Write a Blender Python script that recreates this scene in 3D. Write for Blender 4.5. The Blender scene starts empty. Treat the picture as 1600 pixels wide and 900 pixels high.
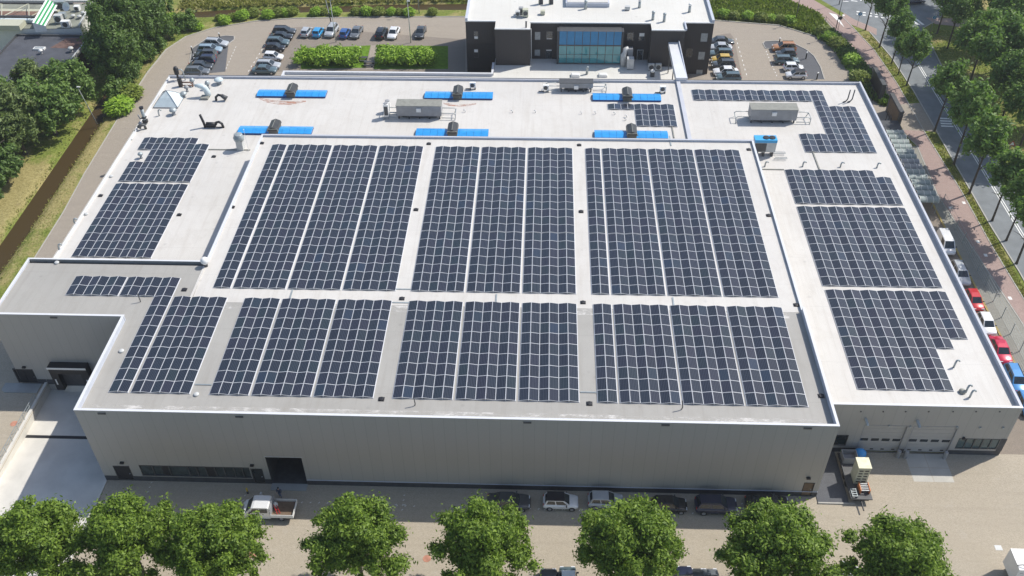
import bpy, math, random
import numpy as np
from mathutils import Matrix, Vector
random.seed(7)
RNG = np.random.default_rng(11)
SC = bpy.context.scene
COL = SC.collection
R = math.radians

# ---------------------------------------------------------------- camera geometry (solved from the roof grid)
F = 1466.5
CP = np.array([1.882, -65.924, 83.188])
_p, _y, _r = R(41.089), R(-2.350), R(-0.581)
_fw = np.array([math.sin(_y)*math.cos(_p), math.cos(_y)*math.cos(_p), -math.sin(_p)])
_rt = np.array([math.cos(_y), -math.sin(_y), 0.0])
_up = np.cross(_rt, _fw)
_c, _s = math.cos(_r), math.sin(_r)
_rt, _up = _c*_rt + _s*_up, -_s*_rt + _c*_up

def _ray(px, py):
    return _fw + _rt*(px-800)/F - _up*(py-450)/F
def at(px, py, z=0.0):
    d = _ray(px, py); P = CP + (z-CP[2])/d[2]*d
    return float(P[0]), float(P[1])
def at3(px, py, z=0.0):
    x, y = at(px, py, z); return (x, y, z)
def on_y(px, py, Y):
    d = _ray(px, py); P = CP + (Y-CP[1])/d[1]*d
    return float(P[0]), float(P[2])

# ---------------------------------------------------------------- materials
def _nodes(name):
    m = bpy.data.materials.new(name); m.use_nodes = True
    nt = m.node_tree; b = nt.nodes['Principled BSDF']
    return m, nt, b
def N(nt, t, **kw):
    n = nt.nodes.new(t)
    for k, v in kw.items():
        if k in n.inputs.keys(): n.inputs[k].default_value = v
        else: setattr(n, k, v)
    return n
def ramp(nt, src, stops):
    r = nt.nodes.new('ShaderNodeValToRGB')
    while len(r.color_ramp.elements) > len(stops): r.color_ramp.elements.remove(r.color_ramp.elements[-1])
    while len(r.color_ramp.elements) < len(stops): r.color_ramp.elements.new(0.5)
    for e, (p, c) in zip(r.color_ramp.elements, stops):
        e.position = p; e.color = (c[0], c[1], c[2], 1)
    nt.links.new(src, r.inputs[0]); return r.outputs[0]
def math_(nt, op, a, b=None, c=None):
    n = nt.nodes.new('ShaderNodeMath'); n.operation = op
    for i, v in enumerate((a, b, c)):
        if v is None: continue
        if isinstance(v, (int, float)): n.inputs[i].default_value = v
        else: nt.links.new(v, n.inputs[i])
    return n.outputs[0]
def mix(nt, fac, a, b, mode='MIX'):
    n = nt.nodes.new('ShaderNodeMix'); n.data_type = 'RGBA'; n.blend_type = mode
    for i, v in ((0, fac), (6, a), (7, b)):
        if isinstance(v, (int, float)): n.inputs[i].default_value = v
        elif isinstance(v, tuple): n.inputs[i].default_value = (v[0], v[1], v[2], 1)
        else: nt.links.new(v, n.inputs[i])
    return n.outputs[2]
def noise(nt, vec, scale, detail=4, rough=.55):
    n = N(nt, 'ShaderNodeTexNoise', Scale=scale, Detail=detail, Roughness=rough)
    nt.links.new(vec, n.inputs['Vector']); return n.outputs[0]
def pos(nt):
    return nt.nodes.new('ShaderNodeNewGeometry').outputs['Position']
def sep(nt, v):
    n = nt.nodes.new('ShaderNodeSeparateXYZ'); nt.links.new(v, n.inputs[0]); return n.outputs
def line(nt, coord, period, width):        # 1 on thin lines every `period`
    f = math_(nt, 'FRACT', math_(nt, 'DIVIDE', coord, period))
    return math_(nt, 'LESS_THAN', f, width/period)
def scaled(nt, v, s):
    n = nt.nodes.new('ShaderNodeVectorMath'); n.operation = 'MULTIPLY'
    nt.links.new(v, n.inputs[0]); n.inputs[1].default_value = s; return n.outputs[0]

def mat(name, col, rough=.6, metal=0.0, var=.15, scale=2.0, spec=.5, coat=0.0, bump=0.0):
    m, nt, b = _nodes(name)
    P = pos(nt); n = noise(nt, P, scale, 5)
    lo = tuple(max(0, c*(1-var)) for c in col); hi = tuple(min(1, c*(1+var)) for c in col)
    nt.links.new(ramp(nt, n, [(.3, lo), (.7, hi)]), b.inputs['Base Color'])
    b.inputs['Roughness'].default_value = rough; b.inputs['Metallic'].default_value = metal
    b.inputs['Specular IOR Level'].default_value = spec
    b.inputs['Coat Weight'].default_value = coat; b.inputs['Coat Roughness'].default_value = .06
    if bump:
        bn = N(nt, 'ShaderNodeBump', Strength=bump, Distance=.05)
        nt.links.new(noise(nt, P, scale*6, 3), bn.inputs['Height']); nt.links.new(bn.outputs[0], b.inputs['Normal'])
    return m

def roof_mat(name, base, dirt, streak=.5):
    m, nt, b = _nodes(name); P = pos(nt); x, y, z = sep(nt, P)
    big = noise(nt, P, .09, 6, .65); fine = noise(nt, P, 1.6, 6, .6)
    st = noise(nt, scaled(nt, P, (1.6, .12, 1)), 1.0, 5, .6)
    c = mix(nt, ramp(nt, big, [(.40, (0, 0, 0)), (.72, (1, 1, 1))]), base, tuple(v*.90 for v in base))
    c = mix(nt, math_(nt, 'MULTIPLY', ramp(nt, st, [(.50, (0, 0, 0)), (.78, (1, 1, 1))]), streak), c, dirt)
    c = mix(nt, math_(nt, 'MULTIPLY', ramp(nt, fine, [(.55, (0, 0, 0)), (.80, (1, 1, 1))]), .30), c, dirt)
    seam = math_(nt, 'MAXIMUM', math_(nt, 'MULTIPLY', line(nt, x, 1.55, .07), .16), math_(nt, 'MULTIPLY', line(nt, y, 9.3, .09), .22))
    c = mix(nt, seam, c, tuple(v*.62 for v in base))
    pond = noise(nt, P, .22, 3, .5)
    c = mix(nt, math_(nt, 'MULTIPLY', ramp(nt, pond, [(.50, (0, 0, 0)), (.56, (1, 1, 1)), (.575, (.35, .35, .35)), (.66, (.1, .1, .1))]), .16), c, dirt)
    v = N(nt, 'ShaderNodeTexVoronoi', Scale=.33); nt.links.new(P, v.inputs['Vector'])
    c = mix(nt, math_(nt, 'MULTIPLY', ramp(nt, v.outputs['Distance'], [(.035, (1, 1, 1)), (.10, (0, 0, 0))]), .35), c, tuple(v_*.55 for v_ in base))
    nt.links.new(c, b.inputs['Base Color']); b.inputs['Roughness'].default_value = .55
    b.inputs['Specular IOR Level'].default_value = .3
    bn = N(nt, 'ShaderNodeBump', Strength=.25, Distance=.03); nt.links.new(fine, bn.inputs['Height']); nt.links.new(bn.outputs[0], b.inputs['Normal'])
    return m

def wall_mat(name, base, period=1.15, rough=.45, metal=.0):
    m, nt, b = _nodes(name); P = pos(nt); x, y, z = sep(nt, P)
    s = math_(nt, 'ADD', x, y)
    l = line(nt, s, period, .05)
    cell = math_(nt, 'FLOOR', math_(nt, 'DIVIDE', s, period))
    w = nt.nodes.new('ShaderNodeTexWhiteNoise'); w.noise_dimensions = '1D'; nt.links.new(cell, w.inputs['W'])
    tone = ramp(nt, w.outputs['Value'], [(0, tuple(v*.985 for v in base)), (1, tuple(v*1.015 for v in base))])
    c = mix(nt, math_(nt, 'MULTIPLY', noise(nt, scaled(nt, P, (1, 1, .15)), .8, 5), .25), tone, tuple(v*.8 for v in base))
    c = mix(nt, math_(nt, 'MULTIPLY', l, .28), c, tuple(v*.35 for v in base))
    nt.links.new(c, b.inputs['Base Color']); b.inputs['Roughness'].default_value = rough; b.inputs['Metallic'].default_value = metal
    return m

def paving_mat(name, base, dirt, scale=1.0, worn=(.5, .46, .4)):
    m, nt, b = _nodes(name); P = pos(nt)
    br = N(nt, 'ShaderNodeTexBrick', Scale=4.2, offset=.5); br.inputs['Mortar Size'].default_value = .018
    br.inputs['Color1'].default_value = (*[v*1.10 for v in base], 1); br.inputs['Color2'].default_value = (*[v*.84 for v in base], 1)
    br.inputs['Mortar'].default_value = (*[v*.6 for v in base], 1)
    nt.links.new(P, br.inputs['Vector'])
    big = noise(nt, P, .12*scale, 7, .68); mid = noise(nt, P, .8*scale, 6, .6)
    c = mix(nt, math_(nt, 'MULTIPLY', ramp(nt, big, [(.42, (0, 0, 0)), (.68, (1, 1, 1))]), .55), br.outputs[0], dirt)
    c = mix(nt, math_(nt, 'MULTIPLY', ramp(nt, mid, [(.56, (0, 0, 0)), (.75, (1, 1, 1))]), .3), c, worn)
    st = noise(nt, scaled(nt, P, (.07, 1.3, 1)), 1.0, 5, .6)
    c = mix(nt, math_(nt, 'MULTIPLY', ramp(nt, st, [(.52, (0, 0, 0)), (.75, (1, 1, 1))]), .3), c, tuple(v*.75 for v in dirt))
    nt.links.new(c, b.inputs['Base Color']); b.inputs['Roughness'].default_value = .85; b.inputs['Specular IOR Level'].default_value = .25
    bn = N(nt, 'ShaderNodeBump', Strength=.4, Distance=.02); nt.links.new(br.outputs['Fac'], bn.inputs['Height']); nt.links.new(bn.outputs[0], b.inputs['Normal'])
    return m

def grass_mat(name):
    m, nt, b = _nodes(name); P = pos(nt)
    a = noise(nt, P, .16, 7, .7); f = noise(nt, scaled(nt, P, (1, 1, 3)), 2.6, 8, .75)
    c = ramp(nt, f, [(.30, (.075, .105, .02)), (.52, (.17, .21, .045)), (.72, (.30, .32, .095))])
    d = ramp(nt, f, [(.30, (.18, .155, .06)), (.55, (.35, .30, .13)), (.75, (.47, .41, .22))])
    x, y, z = sep(nt, P)
    m1 = N(nt, 'ShaderNodeMapRange'); nt.links.new(x, m1.inputs[0]); m1.inputs[1].default_value = -76.2; m1.inputs[2].default_value = -78.0
    m2 = N(nt, 'ShaderNodeMapRange'); nt.links.new(y, m2.inputs[0]); m2.inputs[1].default_value = 62.0; m2.inputs[2].default_value = 54.0
    straw = math_(nt, 'MULTIPLY', math_(nt, 'MULTIPLY', m1.outputs[0], m2.outputs[0]), .35)
    m3 = N(nt, 'ShaderNodeMapRange'); nt.links.new(x, m3.inputs[0]); m3.inputs[1].default_value = -70.0; m3.inputs[2].default_value = -72.6
    m4 = N(nt, 'ShaderNodeMapRange'); nt.links.new(x, m4.inputs[0]); m4.inputs[1].default_value = -74.5; m4.inputs[2].default_value = -73.0
    straw = math_(nt, 'ADD', straw, math_(nt, 'MULTIPLY', math_(nt, 'MULTIPLY', m3.outputs[0], m4.outputs[0]), .10))
    a = math_(nt, 'ADD', a, straw)
    c = mix(nt, ramp(nt, a, [(.47, (0, 0, 0)), (.60, (1, 1, 1))]), c, d)
    s = noise(nt, P, .5, 5); c = mix(nt, math_(nt, 'MULTIPLY', ramp(nt, s, [(.62, (0, 0, 0)), (.75, (1, 1, 1))]), .5), c, (.13, .10, .06))
    nt.links.new(c, b.inputs['Base Color']); b.inputs['Roughness'].default_value = .95; b.inputs['Specular IOR Level'].default_value = .1
    bn = N(nt, 'ShaderNodeBump', Strength=.9, Distance=.15); nt.links.new(f, bn.inputs['Height']); nt.links.new(bn.outputs[0], b.inputs['Normal'])
    return m

def leaf_mat(name, lo, hi, transl=.35):
    m, nt, b = _nodes(name)
    g = nt.nodes.new('ShaderNodeNewGeometry')
    n = noise(nt, g.outputs['Position'], .7, 3)
    f = math_(nt, 'ADD', math_(nt, 'MULTIPLY', g.outputs['Random Per Island'], .65), math_(nt, 'MULTIPLY', n, .45))
    c = ramp(nt, f, [(.15, lo), (.85, hi)])
    nt.links.new(c, b.inputs['Base Color']); b.inputs['Roughness'].default_value = .55; b.inputs['Specular IOR Level'].default_value = .35
    t = nt.nodes.new('ShaderNodeBsdfTranslucent'); nt.links.new(mix(nt, 1.0, c, (1.0, 1.15, .5), 'MULTIPLY'), t.inputs[0])
    ms = nt.nodes.new('ShaderNodeMixShader'); ms.inputs[0].default_value = transl
    nt.links.new(b.outputs[0], ms.inputs[1]); nt.links.new(t.outputs[0], ms.inputs[2])
    nt.links.new(ms.outputs[0], nt.nodes['Material Output'].inputs[0])
    return m

def panel_mat(name):
    m, nt, b = _nodes(name)
    tc = nt.nodes.new('ShaderNodeTexCoord'); x, y, z = sep(nt, tc.outputs['Object'])
    oi = nt.nodes.new('ShaderNodeObjectInfo')
    base = ramp(nt, oi.outputs['Random'], [(0, (.011, .014, .024)), (.35, (.012, .019, .031)), (.7, (.018, .019, .034)), (.95, (.013, .024, .031)), (1, (.015, .028, .055))])
    st = line(nt, math_(nt, 'ADD', x, 5.0), .165, .022)
    st2 = line(nt, math_(nt, 'ADD', y, 5.0), .165, .012)
    c = mix(nt, math_(nt, 'MULTIPLY', st, .5), base, (.16, .17, .20))
    c = mix(nt, math_(nt, 'MULTIPLY', st2, .18), c, (.10, .11, .13))
    nt.links.new(c, b.inputs['Base Color']); b.inputs['Roughness'].default_value = .22
    b.inputs['Specular IOR Level'].default_value = .5; b.inputs['Coat Weight'].default_value = .35; b.inputs['Coat Roughness'].default_value = .08
    return m

M = dict(
    roof=roof_mat('white_roof_membrane', (.615, .592, .555), (.44, .40, .35), .4),
    roof_grey=roof_mat('grey_roof_membrane', (.375, .362, .335), (.29, .27, .24), .55),
    roof_office=roof_mat('cream_roof_membrane', (.66, .645, .60), (.56, .53, .47), .25),
    wall=wall_mat('grey_cladding', (.385, .375, .352)),
    coping=mat('white_coping', (.66, .67, .69), .35, var=.04, scale=.6),
    coping_grey=mat('grey_coping', (.50, .515, .56), .4, var=.05, scale=.6),
    door=mat('grey_door_panel', (.40, .39, .37), .5, var=.04),
    parapet=mat('pale_parapet_lining', (.50, .53, .60), .5, var=.08, scale=.8),
    plinth=mat('dark_plinth', (.055, .058, .065), .6, var=.2),
    black=mat('black_metal', (.018, .018, .022), .5, var=.2),
    dark=mat('dark_grey_metal', (.07, .072, .075), .5, var=.2),
    grey=mat('grey_metal', (.30, .305, .315), .5, var=.12, scale=1.2),
    zinc=mat('weathered_zinc', (.36, .40, .41), .45, metal=.3, var=.15),
    lightgrey=mat('light_grey_sheet', (.52, .53, .52), .5, var=.1),
    white=mat('white_enamel', (.78, .78, .76), .35, var=.05),
    cream=mat('cream_enamel', (.50, .50, .385), .5, var=.06),
    brown=mat('rusty_brown', (.20, .12, .09), .8, var=.3, scale=4),
    hood=mat('smoked_hood', (.045, .046, .046), .35, var=.25, scale=1.5),
    hood_base=mat('dark_olive_base', (.12, .12, .105), .6, var=.15),
    hood_grey=mat('olive_grey_frame', (.25, .25, .22), .6, var=.15),
    blue=mat('blue_film', (.035, .31, .72), .22, var=.12, scale=1.3, coat=.2),
    navy=mat('navy_edge', (.01, .05, .22), .4, var=.1),
    sky_blue=mat('sky_blue_enamel', (.05, .38, .72), .4, var=.06),
    frame=mat('silver_panel_frame', (.66, .67, .69), .4, metal=.15, var=.04),
    panel=panel_mat('solar_glass'),
    glass=mat('dark_glass', (.02, .028, .034), .06, var=.15, spec=.9),
    glass_teal=mat('teal_glass', (.06, .27, .30), .06, var=.12, scale=.5, spec=.9),
    glass_blue=mat('blue_glass', (.03, .20, .40), .12, var=.12, scale=.5, spec=.35),
    glass_pale=mat('pale_blind_glass', (.32, .35, .36), .15, var=.2),
    canopy=mat('grey_green_polycarbonate', (.30, .345, .33), .3, var=.12, scale=1.5),
    pane_dark=mat('dark_office_pane', (.045, .06, .064), .1, var=.5, scale=.9),
    pane_grey=mat('grey_teal_glass', (.085, .125, .13), .1, var=.2, scale=1.0),
    dome=mat('opal_dome', (.58, .66, .68), .2, var=.06),
    brick=wall_mat('dark_brick', (.050, .045, .044), .45, .8),
    rubber=mat('tyre_rubber', (.02, .02, .02), .8, var=.2),
    alloy=mat('wheel_alloy', (.5, .5, .52), .3, metal=.7, var=.05),
    lamp_glass=mat('headlight_glass', (.75, .77, .8), .1, var=.03, coat=.5),
    tail=mat('tail_light_red', (.45, .02, .02), .2, var=.05, coat=.4),
    yard=paving_mat('tan_brick_paving', (.47, .41, .32), (.40, .345, .265)),
    lot=paving_mat('beige_brick_paving', (.385, .335, .275), (.325, .285, .24), worn=(.47, .41, .34)),
    lane=paving_mat('brown_lane_paving', (.28, .235, .19), (.22, .19, .16), worn=(.33, .28, .23)),
    bay=paving_mat('grey_bay_paving', (.135, .14, .15), (.115, .115, .125), worn=(.17, .17, .175)),
    bay_warm=paving_mat('warm_grey_bay_paving', (.285, .245, .205), (.24, .21, .18), worn=(.29, .26, .23)),
    cycle=paving_mat('red_cycle_paving', (.41, .30, .265), (.36, .27, .24), worn=(.49, .39, .34)),
    pave=paving_mat('grey_pavement_slabs', (.32, .31, .27), (.25, .245, .21), worn=(.40, .38, .33)),
    concrete=mat('pale_concrete', (.63, .605, .55), .8, var=.12, scale=.35),
    concrete_grey=mat('grey_concrete', (.33, .34, .33), .8, var=.12, scale=.5),
    apron=mat('worn_apron_concrete', (.47, .45, .40), .8, var=.1, scale=.6),
    asphalt=mat('grey_asphalt', (.20, .215, .225), .85, var=.14, scale=.5, spec=.2),
    kerb=mat('kerb_stone', (.40, .385, .35), .8, var=.1),
    ochre=mat('ochre_kerb', (.38, .29, .10), .8, var=.2),
    paint=mat('road_paint', (.76, .76, .73), .6, var=.08, scale=4),
    grass=grass_mat('rough_grass'),
    soil=mat('dark_soil', (.075, .055, .038), .95, var=.3, scale=1),
    bark=mat('grey_brown_bark', (.075, .06, .045), .9, var=.35, scale=6, bump=.5),
    timber=mat('weathered_timber', (.16, .11, .07), .8, var=.2, scale=3),
    red_stain=mat('terracotta_dust', (.46, .22, .15), .9, var=.25, scale=2),
    orange=mat('orange_paint', (.62, .22, .08), .5, var=.12),
    green_paint=mat('green_paint', (.03, .30, .09), .45, var=.08),
    dark_green=mat('dark_green_paint', (.03, .12, .07), .5, var=.1),
    skin=mat('skin', (.45, .28, .2), .5, var=.05),
    denim=mat('denim', (.20, .25, .36), .9, var=.15, scale=8),
    jacket=mat('dark_jacket', (.06, .08, .13), .9, var=.2, scale=8),
    yellow=mat('yellow_paint', (.6, .42, .04), .5, var=.08),
)
# ditch water: brown, still
m, nt, b = _nodes('ditch_water'); b.inputs['Base Color'].default_value = (.062, .043, .019, 1); b.inputs['Roughness'].default_value = .35
b.inputs['Specular IOR Level'].default_value = .08
bn = N(nt, 'ShaderNodeBump', Strength=.15, Distance=.05); nt.links.new(noise(nt, pos(nt), 2.0, 3), bn.inputs['Height']); nt.links.new(bn.outputs[0], b.inputs['Normal'])
M['water'] = m
LEAF = dict(
    lime=leaf_mat('maple_leaves', (.060, .118, .014), (.25, .36, .050), .38),
    street=leaf_mat('ash_leaves', (.080, .160, .042), (.25, .37, .095), .45),
    dark=leaf_mat('hornbeam_leaves', (.048, .098, .026), (.18, .275, .070), .38),
    willow=leaf_mat('willow_leaves', (.075, .115, .036), (.215, .28, .090), .3),
    bush=leaf_mat('bush_leaves', (.062, .125, .03), (.205, .31, .07), .3),
    hedge=leaf_mat('laurel_leaves', (.11, .22, .016), (.38, .56, .06), .3),
    shrub=leaf_mat('grass_tuft_leaves', (.10, .145, .022), (.28, .34, .06), .3),
    reed=leaf_mat('reed_leaves', (.15, .165, .036), (.40, .38, .12), .3),
)
def paint(name, col):
    return mat('car_paint_'+name, col, .30, metal=.15, var=.03, coat=.8)
CAR = {k: paint(k, v) for k, v in dict(
    white=(.80, .80, .80), silver=(.46, .48, .50), grey=(.15, .165, .18), dark_grey=(.055, .062, .07), black=(.015, .016, .019),
    navy=(.02, .026, .06), blue=(.035, .11, .33), bright_blue=(.045, .34, .66), pale_blue=(.30, .40, .48), red=(.50, .022, .03), crimson=(.52, .012, .055),
    mid_blue=(.06, .25, .55), yellow=(.60, .40, .07), orange=(.45, .20, .07), teal_grey=(.10, .15, .17)).items()}

# ---------------------------------------------------------------- mesh helpers
class MB:
    def __init__(s): s.v = []; s.f = []; s.m = []
    def add(s, vs, fs, mi=0):
        o = len(s.v); s.v += [tuple(map(float, v)) for v in vs]
        for f in fs: s.f.append([i+o for i in f]); s.m.append(mi)
        return s
    def box(s, x0, x1, y0, y1, z0, z1, mi=0):
        return s.add([(x0,y0,z0),(x1,y0,z0),(x1,y1,z0),(x0,y1,z0),(x0,y0,z1),(x1,y0,z1),(x1,y1,z1),(x0,y1,z1)],
              [(0,3,2,1),(4,5,6,7),(0,1,5,4),(1,2,6,5),(2,3,7,6),(3,0,4,7)], mi)
    def cbox(s, c, sx, sy, sz, mi=0):
        return s.box(c[0]-sx/2, c[0]+sx/2, c[1]-sy/2, c[1]+sy/2, c[2], c[2]+sz, mi)
    def prism(s, poly, z0, z1, mi=0, sides=True, bottom=True):
        n = len(poly)
        a = sum(poly[i][0]*poly[(i+1) % n][1]-poly[(i+1) % n][0]*poly[i][1] for i in range(n))
        if a < 0: poly = list(reversed(poly))
        vs = [(x, y, z0) for x, y in poly]+[(x, y, z1) for x, y in poly]
        fs = [tuple(range(n, 2*n))]
        if bottom: fs.append(tuple(reversed(range(n))))
        if sides: fs += [(i, (i+1) % n, (i+1) % n+n, i+n) for i in range(n)]
        return s.add(vs, fs, mi)
    def cyl(s, p0, p1, r0, r1=None, n=10, mi=0, caps=True):
        r1 = r0 if r1 is None else r1
        p0, p1 = Vector(p0), Vector(p1); d = (p1-p0).normalized()
        a = d.orthogonal().normalized(); b = d.cross(a)
        vs = []
        for p, r in ((p0, r0), (p1, r1)):
            for i in range(n):
                t = 2*math.pi*i/n; vs.append(p+(a*math.cos(t)+b*math.sin(t))*r)
        fs = [(i, (i+1) % n, (i+1) % n+n, i+n) for i in range(n)]
        if caps: fs += [tuple(reversed(range(n))), tuple(range(n, 2*n))]
        return s.add(vs, fs, mi)
    def tube(s, pts, r, n=8, mi=0):
        pts = [Vector(p) for p in pts]; vs = []; prev = None
        for k, p in enumerate(pts):
            d = (pts[min(k+1, len(pts)-1)]-pts[max(k-1, 0)]).normalized()
            if prev is None: a = d.orthogonal().normalized()
            else: a = (prev-d*prev.dot(d)).normalized()
            prev = a; b = d.cross(a)
            rr = r[k] if isinstance(r, (list, tuple)) else r
            for i in range(n):
                t = 2*math.pi*i/n; vs.append(p+(a*math.cos(t)+b*math.sin(t))*rr)
        fs = []
        for k in range(len(pts)-1):
            for i in range(n): fs.append((k*n+i, k*n+(i+1) % n, (k+1)*n+(i+1) % n, (k+1)*n+i))
        fs += [tuple(reversed(range(n))), tuple(range((len(pts)-1)*n, len(pts)*n))]
        return s.add(vs, fs, mi)
    def lathe(s, prof, c=(0, 0, 0), n=14, mi=0):
        vs = []; k = len(prof)
        for r, z in prof:
            for i in range(n):
                t = 2*math.pi*i/n; vs.append((c[0]+r*math.cos(t), c[1]+r*math.sin(t), c[2]+z))
        fs = [(j*n+i, j*n+(i+1) % n, (j+1)*n+(i+1) % n, (j+1)*n+i) for j in range(k-1) for i in range(n)]
        fs += [tuple(reversed(range(n))), tuple(range((k-1)*n, k*n))]
        return s.add(vs, fs, mi)
    def ell(s, c, rx, ry, rz, n=12, k=8, mi=0):
        prof = [(math.sin(math.pi*j/k), -math.cos(math.pi*j/k)) for j in range(k+1)]
        vs = []
        for r, z in prof:
            for i in range(n):
                t = 2*math.pi*i/n; vs.append((c[0]+rx*max(r, .02)*math.cos(t), c[1]+ry*max(r, .02)*math.sin(t), c[2]+rz*z))
        fs = [(j*n+i, j*n+(i+1) % n, (j+1)*n+(i+1) % n, (j+1)*n+i) for j in range(k) for i in range(n)]
        return s.add(vs, fs, mi)
    def mesh(s, name, mats, off=(0, 0, 0), smooth=False):
        me = bpy.data.meshes.new(name)
        me.from_pydata([(a-off[0], b-off[1], c-off[2]) for a, b, c in s.v], [], s.f)
        for m_ in (mats if isinstance(mats, (list, tuple)) else [mats]): me.materials.append(m_)
        me.polygons.foreach_set('material_index', s.m)
        if smooth: me.polygons.foreach_set('use_smooth', [True]*len(me.polygons))
        me.update(); return me
    def build(s, name, mats, parent=None, smooth=False):
        off = root_loc(parent) if parent else (0, 0, 0)
        o = bpy.data.objects.new(name, s.mesh(name, mats, off, smooth)); COL.objects.link(o)
        if parent: o.parent = parent
        return o
def root_loc(o):
    while o.parent: o = o.parent
    return tuple(o.location)
def link(name, me, parent=None, loc=(0, 0, 0)):
    o = bpy.data.objects.new(name, me); COL.objects.link(o); o.location = loc
    if parent: o.parent = parent
    return o
def tag(o, label, cat, group=None):
    o['label'] = label; o['category'] = cat
    if group: o['group'] = group
    return o
def thing(name, label, cat, loc=(0, 0, 0), group=None):
    o = bpy.data.objects.new(name, None); COL.objects.link(o); o.location = loc
    o.empty_display_size = .3
    return tag(o, label, cat, group)
def struct(o, kind='structure'):
    o['kind'] = kind; return o
def dup(root, loc, rz=0.0, label=None, cat=None, group=None, scale=None):
    r = root.copy(); COL.objects.link(r); r.location = loc; r.rotation_euler = (0, 0, rz)
    if scale: r.scale = scale
    if label: r['label'] = label
    if cat: r['category'] = cat
    if group: r['group'] = group
    for ch in list(root.children):
        c = ch.copy(); COL.objects.link(c); c.parent = r
        for g in list(ch.children):
            d = g.copy(); COL.objects.link(d); d.parent = c
    return r
ORD = 'first second third fourth fifth sixth seventh eighth ninth tenth eleventh twelfth thirteenth fourteenth fifteenth sixteenth seventeenth eighteenth nineteenth twentieth'.split()

# ---------------------------------------------------------------- world, sun, camera
w = bpy.data.worlds.new('World'); SC.world = w; w.use_nodes = True
nt = w.node_tree
sky = nt.nodes.new('ShaderNodeTexSky'); sky.sky_type = 'NISHITA'; sky.sun_disc = False
SUN = Vector((.75, .39, 1.0)).normalized()
sky.sun_elevation = math.asin(SUN.z); sky.sun_rotation = math.atan2(SUN.x, SUN.y)
sky.air_density = 1.0; sky.dust_density = 1.2; sky.ozone_density = 1.0
nt.links.new(sky.outputs[0], nt.nodes['Background'].inputs[0]); nt.nodes['Background'].inputs[1].default_value = .115
sl = bpy.data.lights.new('sun', 'SUN'); sl.energy = 3.7; sl.angle = R(.53); sl.color = (1, .955, .88)
so = bpy.data.objects.new('sun', sl); COL.objects.link(so); so.rotation_euler = (-SUN).to_track_quat('-Z', 'Y').to_euler(); so.location = (60, 40, 120)
cd = bpy.data.cameras.new('camera'); cam = bpy.data.objects.new('camera', cd); COL.objects.link(cam)
cd.sensor_width = 36; cd.lens = F/1600*36; cd.clip_end = 2000; cd.clip_start = 1
mt = Matrix(((_rt[0], _up[0], -_fw[0], CP[0]), (_rt[1], _up[1], -_fw[1], CP[1]), (_rt[2], _up[2], -_fw[2], CP[2]), (0, 0, 0, 1)))
cam.matrix_world = mt; SC.camera = cam
SC.view_settings.view_transform = 'Standard'; SC.view_settings.look = 'None'; SC.view_settings.exposure = .37; SC.view_settings.gamma = 1
SC.cycles.max_bounces = 6; SC.cycles.transparent_max_bounces = 8

# ---------------------------------------------------------------- ground and paved sheets
def dist_poly(x, y, pl):
    best = 1e9
    for (ax, ay), (bx, by) in zip(pl[:-1], pl[1:]):
        dx, dy = bx-ax, by-ay; t = max(0, min(1, ((x-ax)*dx+(y-ay)*dy)/(dx*dx+dy*dy)))
        best = min(best, math.hypot(x-ax-t*dx, y-ay-t*dy))
    return best
DITCH = [(-74.7, -60), (-74.7, 40), (-75.2, 70), (-75.6, 100), (-76.2, 109), (-72.5, 113.2), (-62, 114.6), (-49.9, 116.0), (-31.5, 117.4), (-10, 118.6), (30, 119), (52, 117.5)]
def axis(lo, hi, st, extra): return sorted(set([round(lo+i*st, 3) for i in range(int((hi-lo)/st)+1)]+extra))
xs = [-400, -250, -160]+axis(-120, -60, .75, [])+axis(-59, 110, 3.0, [-57.85, -57.75, -45.3, -45.2])+[160, 250, 400]
ys = [-200, -100]+axis(-60, 130, 1.5, [10.35, 10.45])+[150, 200, 300, 600]
xs, ys = sorted(set(xs)), sorted(set(ys))
def gz(x, y):
    z = 0.0
    if -130 < x < 60 and -60 < y < 135:
        d = dist_poly(x, y, DITCH); z = -1.0*max(0, min(1, (2.3-d)/1.5))
        if 2.0 < d < 3.2 and x < -60 or x < -78.5: z += .06*math.sin(x*1.7+y*.9)+.05*math.sin(y*1.3-x*.5)
    if -57.8 < x < -45.25 and -40 < y < 10.4: z = -1.6
    return z
vs = [(x, y, gz(x, y)) for y in ys for x in xs]; nx = len(xs)
fs = [(j*nx+i, j*nx+i+1, (j+1)*nx+i+1, (j+1)*nx+i) for j in range(len(ys)-1) for i in range(nx-1)]
struct(MB().add(vs, fs).build('ground', M['grass'], smooth=True))
mb = MB()
for (ax, ay), (bx, by) in zip(DITCH[:-1], DITCH[1:]):
    pass
L_, R_ = [], []
for i, (x, y) in enumerate(DITCH):
    a = DITCH[max(i-1, 0)]; b_ = DITCH[min(i+1, len(DITCH)-1)]; t = Vector((b_[0]-a[0], b_[1]-a[1])).normalized(); nn = Vector((-t.y, t.x))*2.4
    L_.append((x+nn.x, y+nn.y, -.55)); R_.append((x-nn.x, y-nn.y, -.55))
k = len(DITCH)
struct(MB().add(L_+R_, [(i, k+i, k+i+1, i+1) for i in range(k-1)]).build('ditch_water', M['water']))

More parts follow.
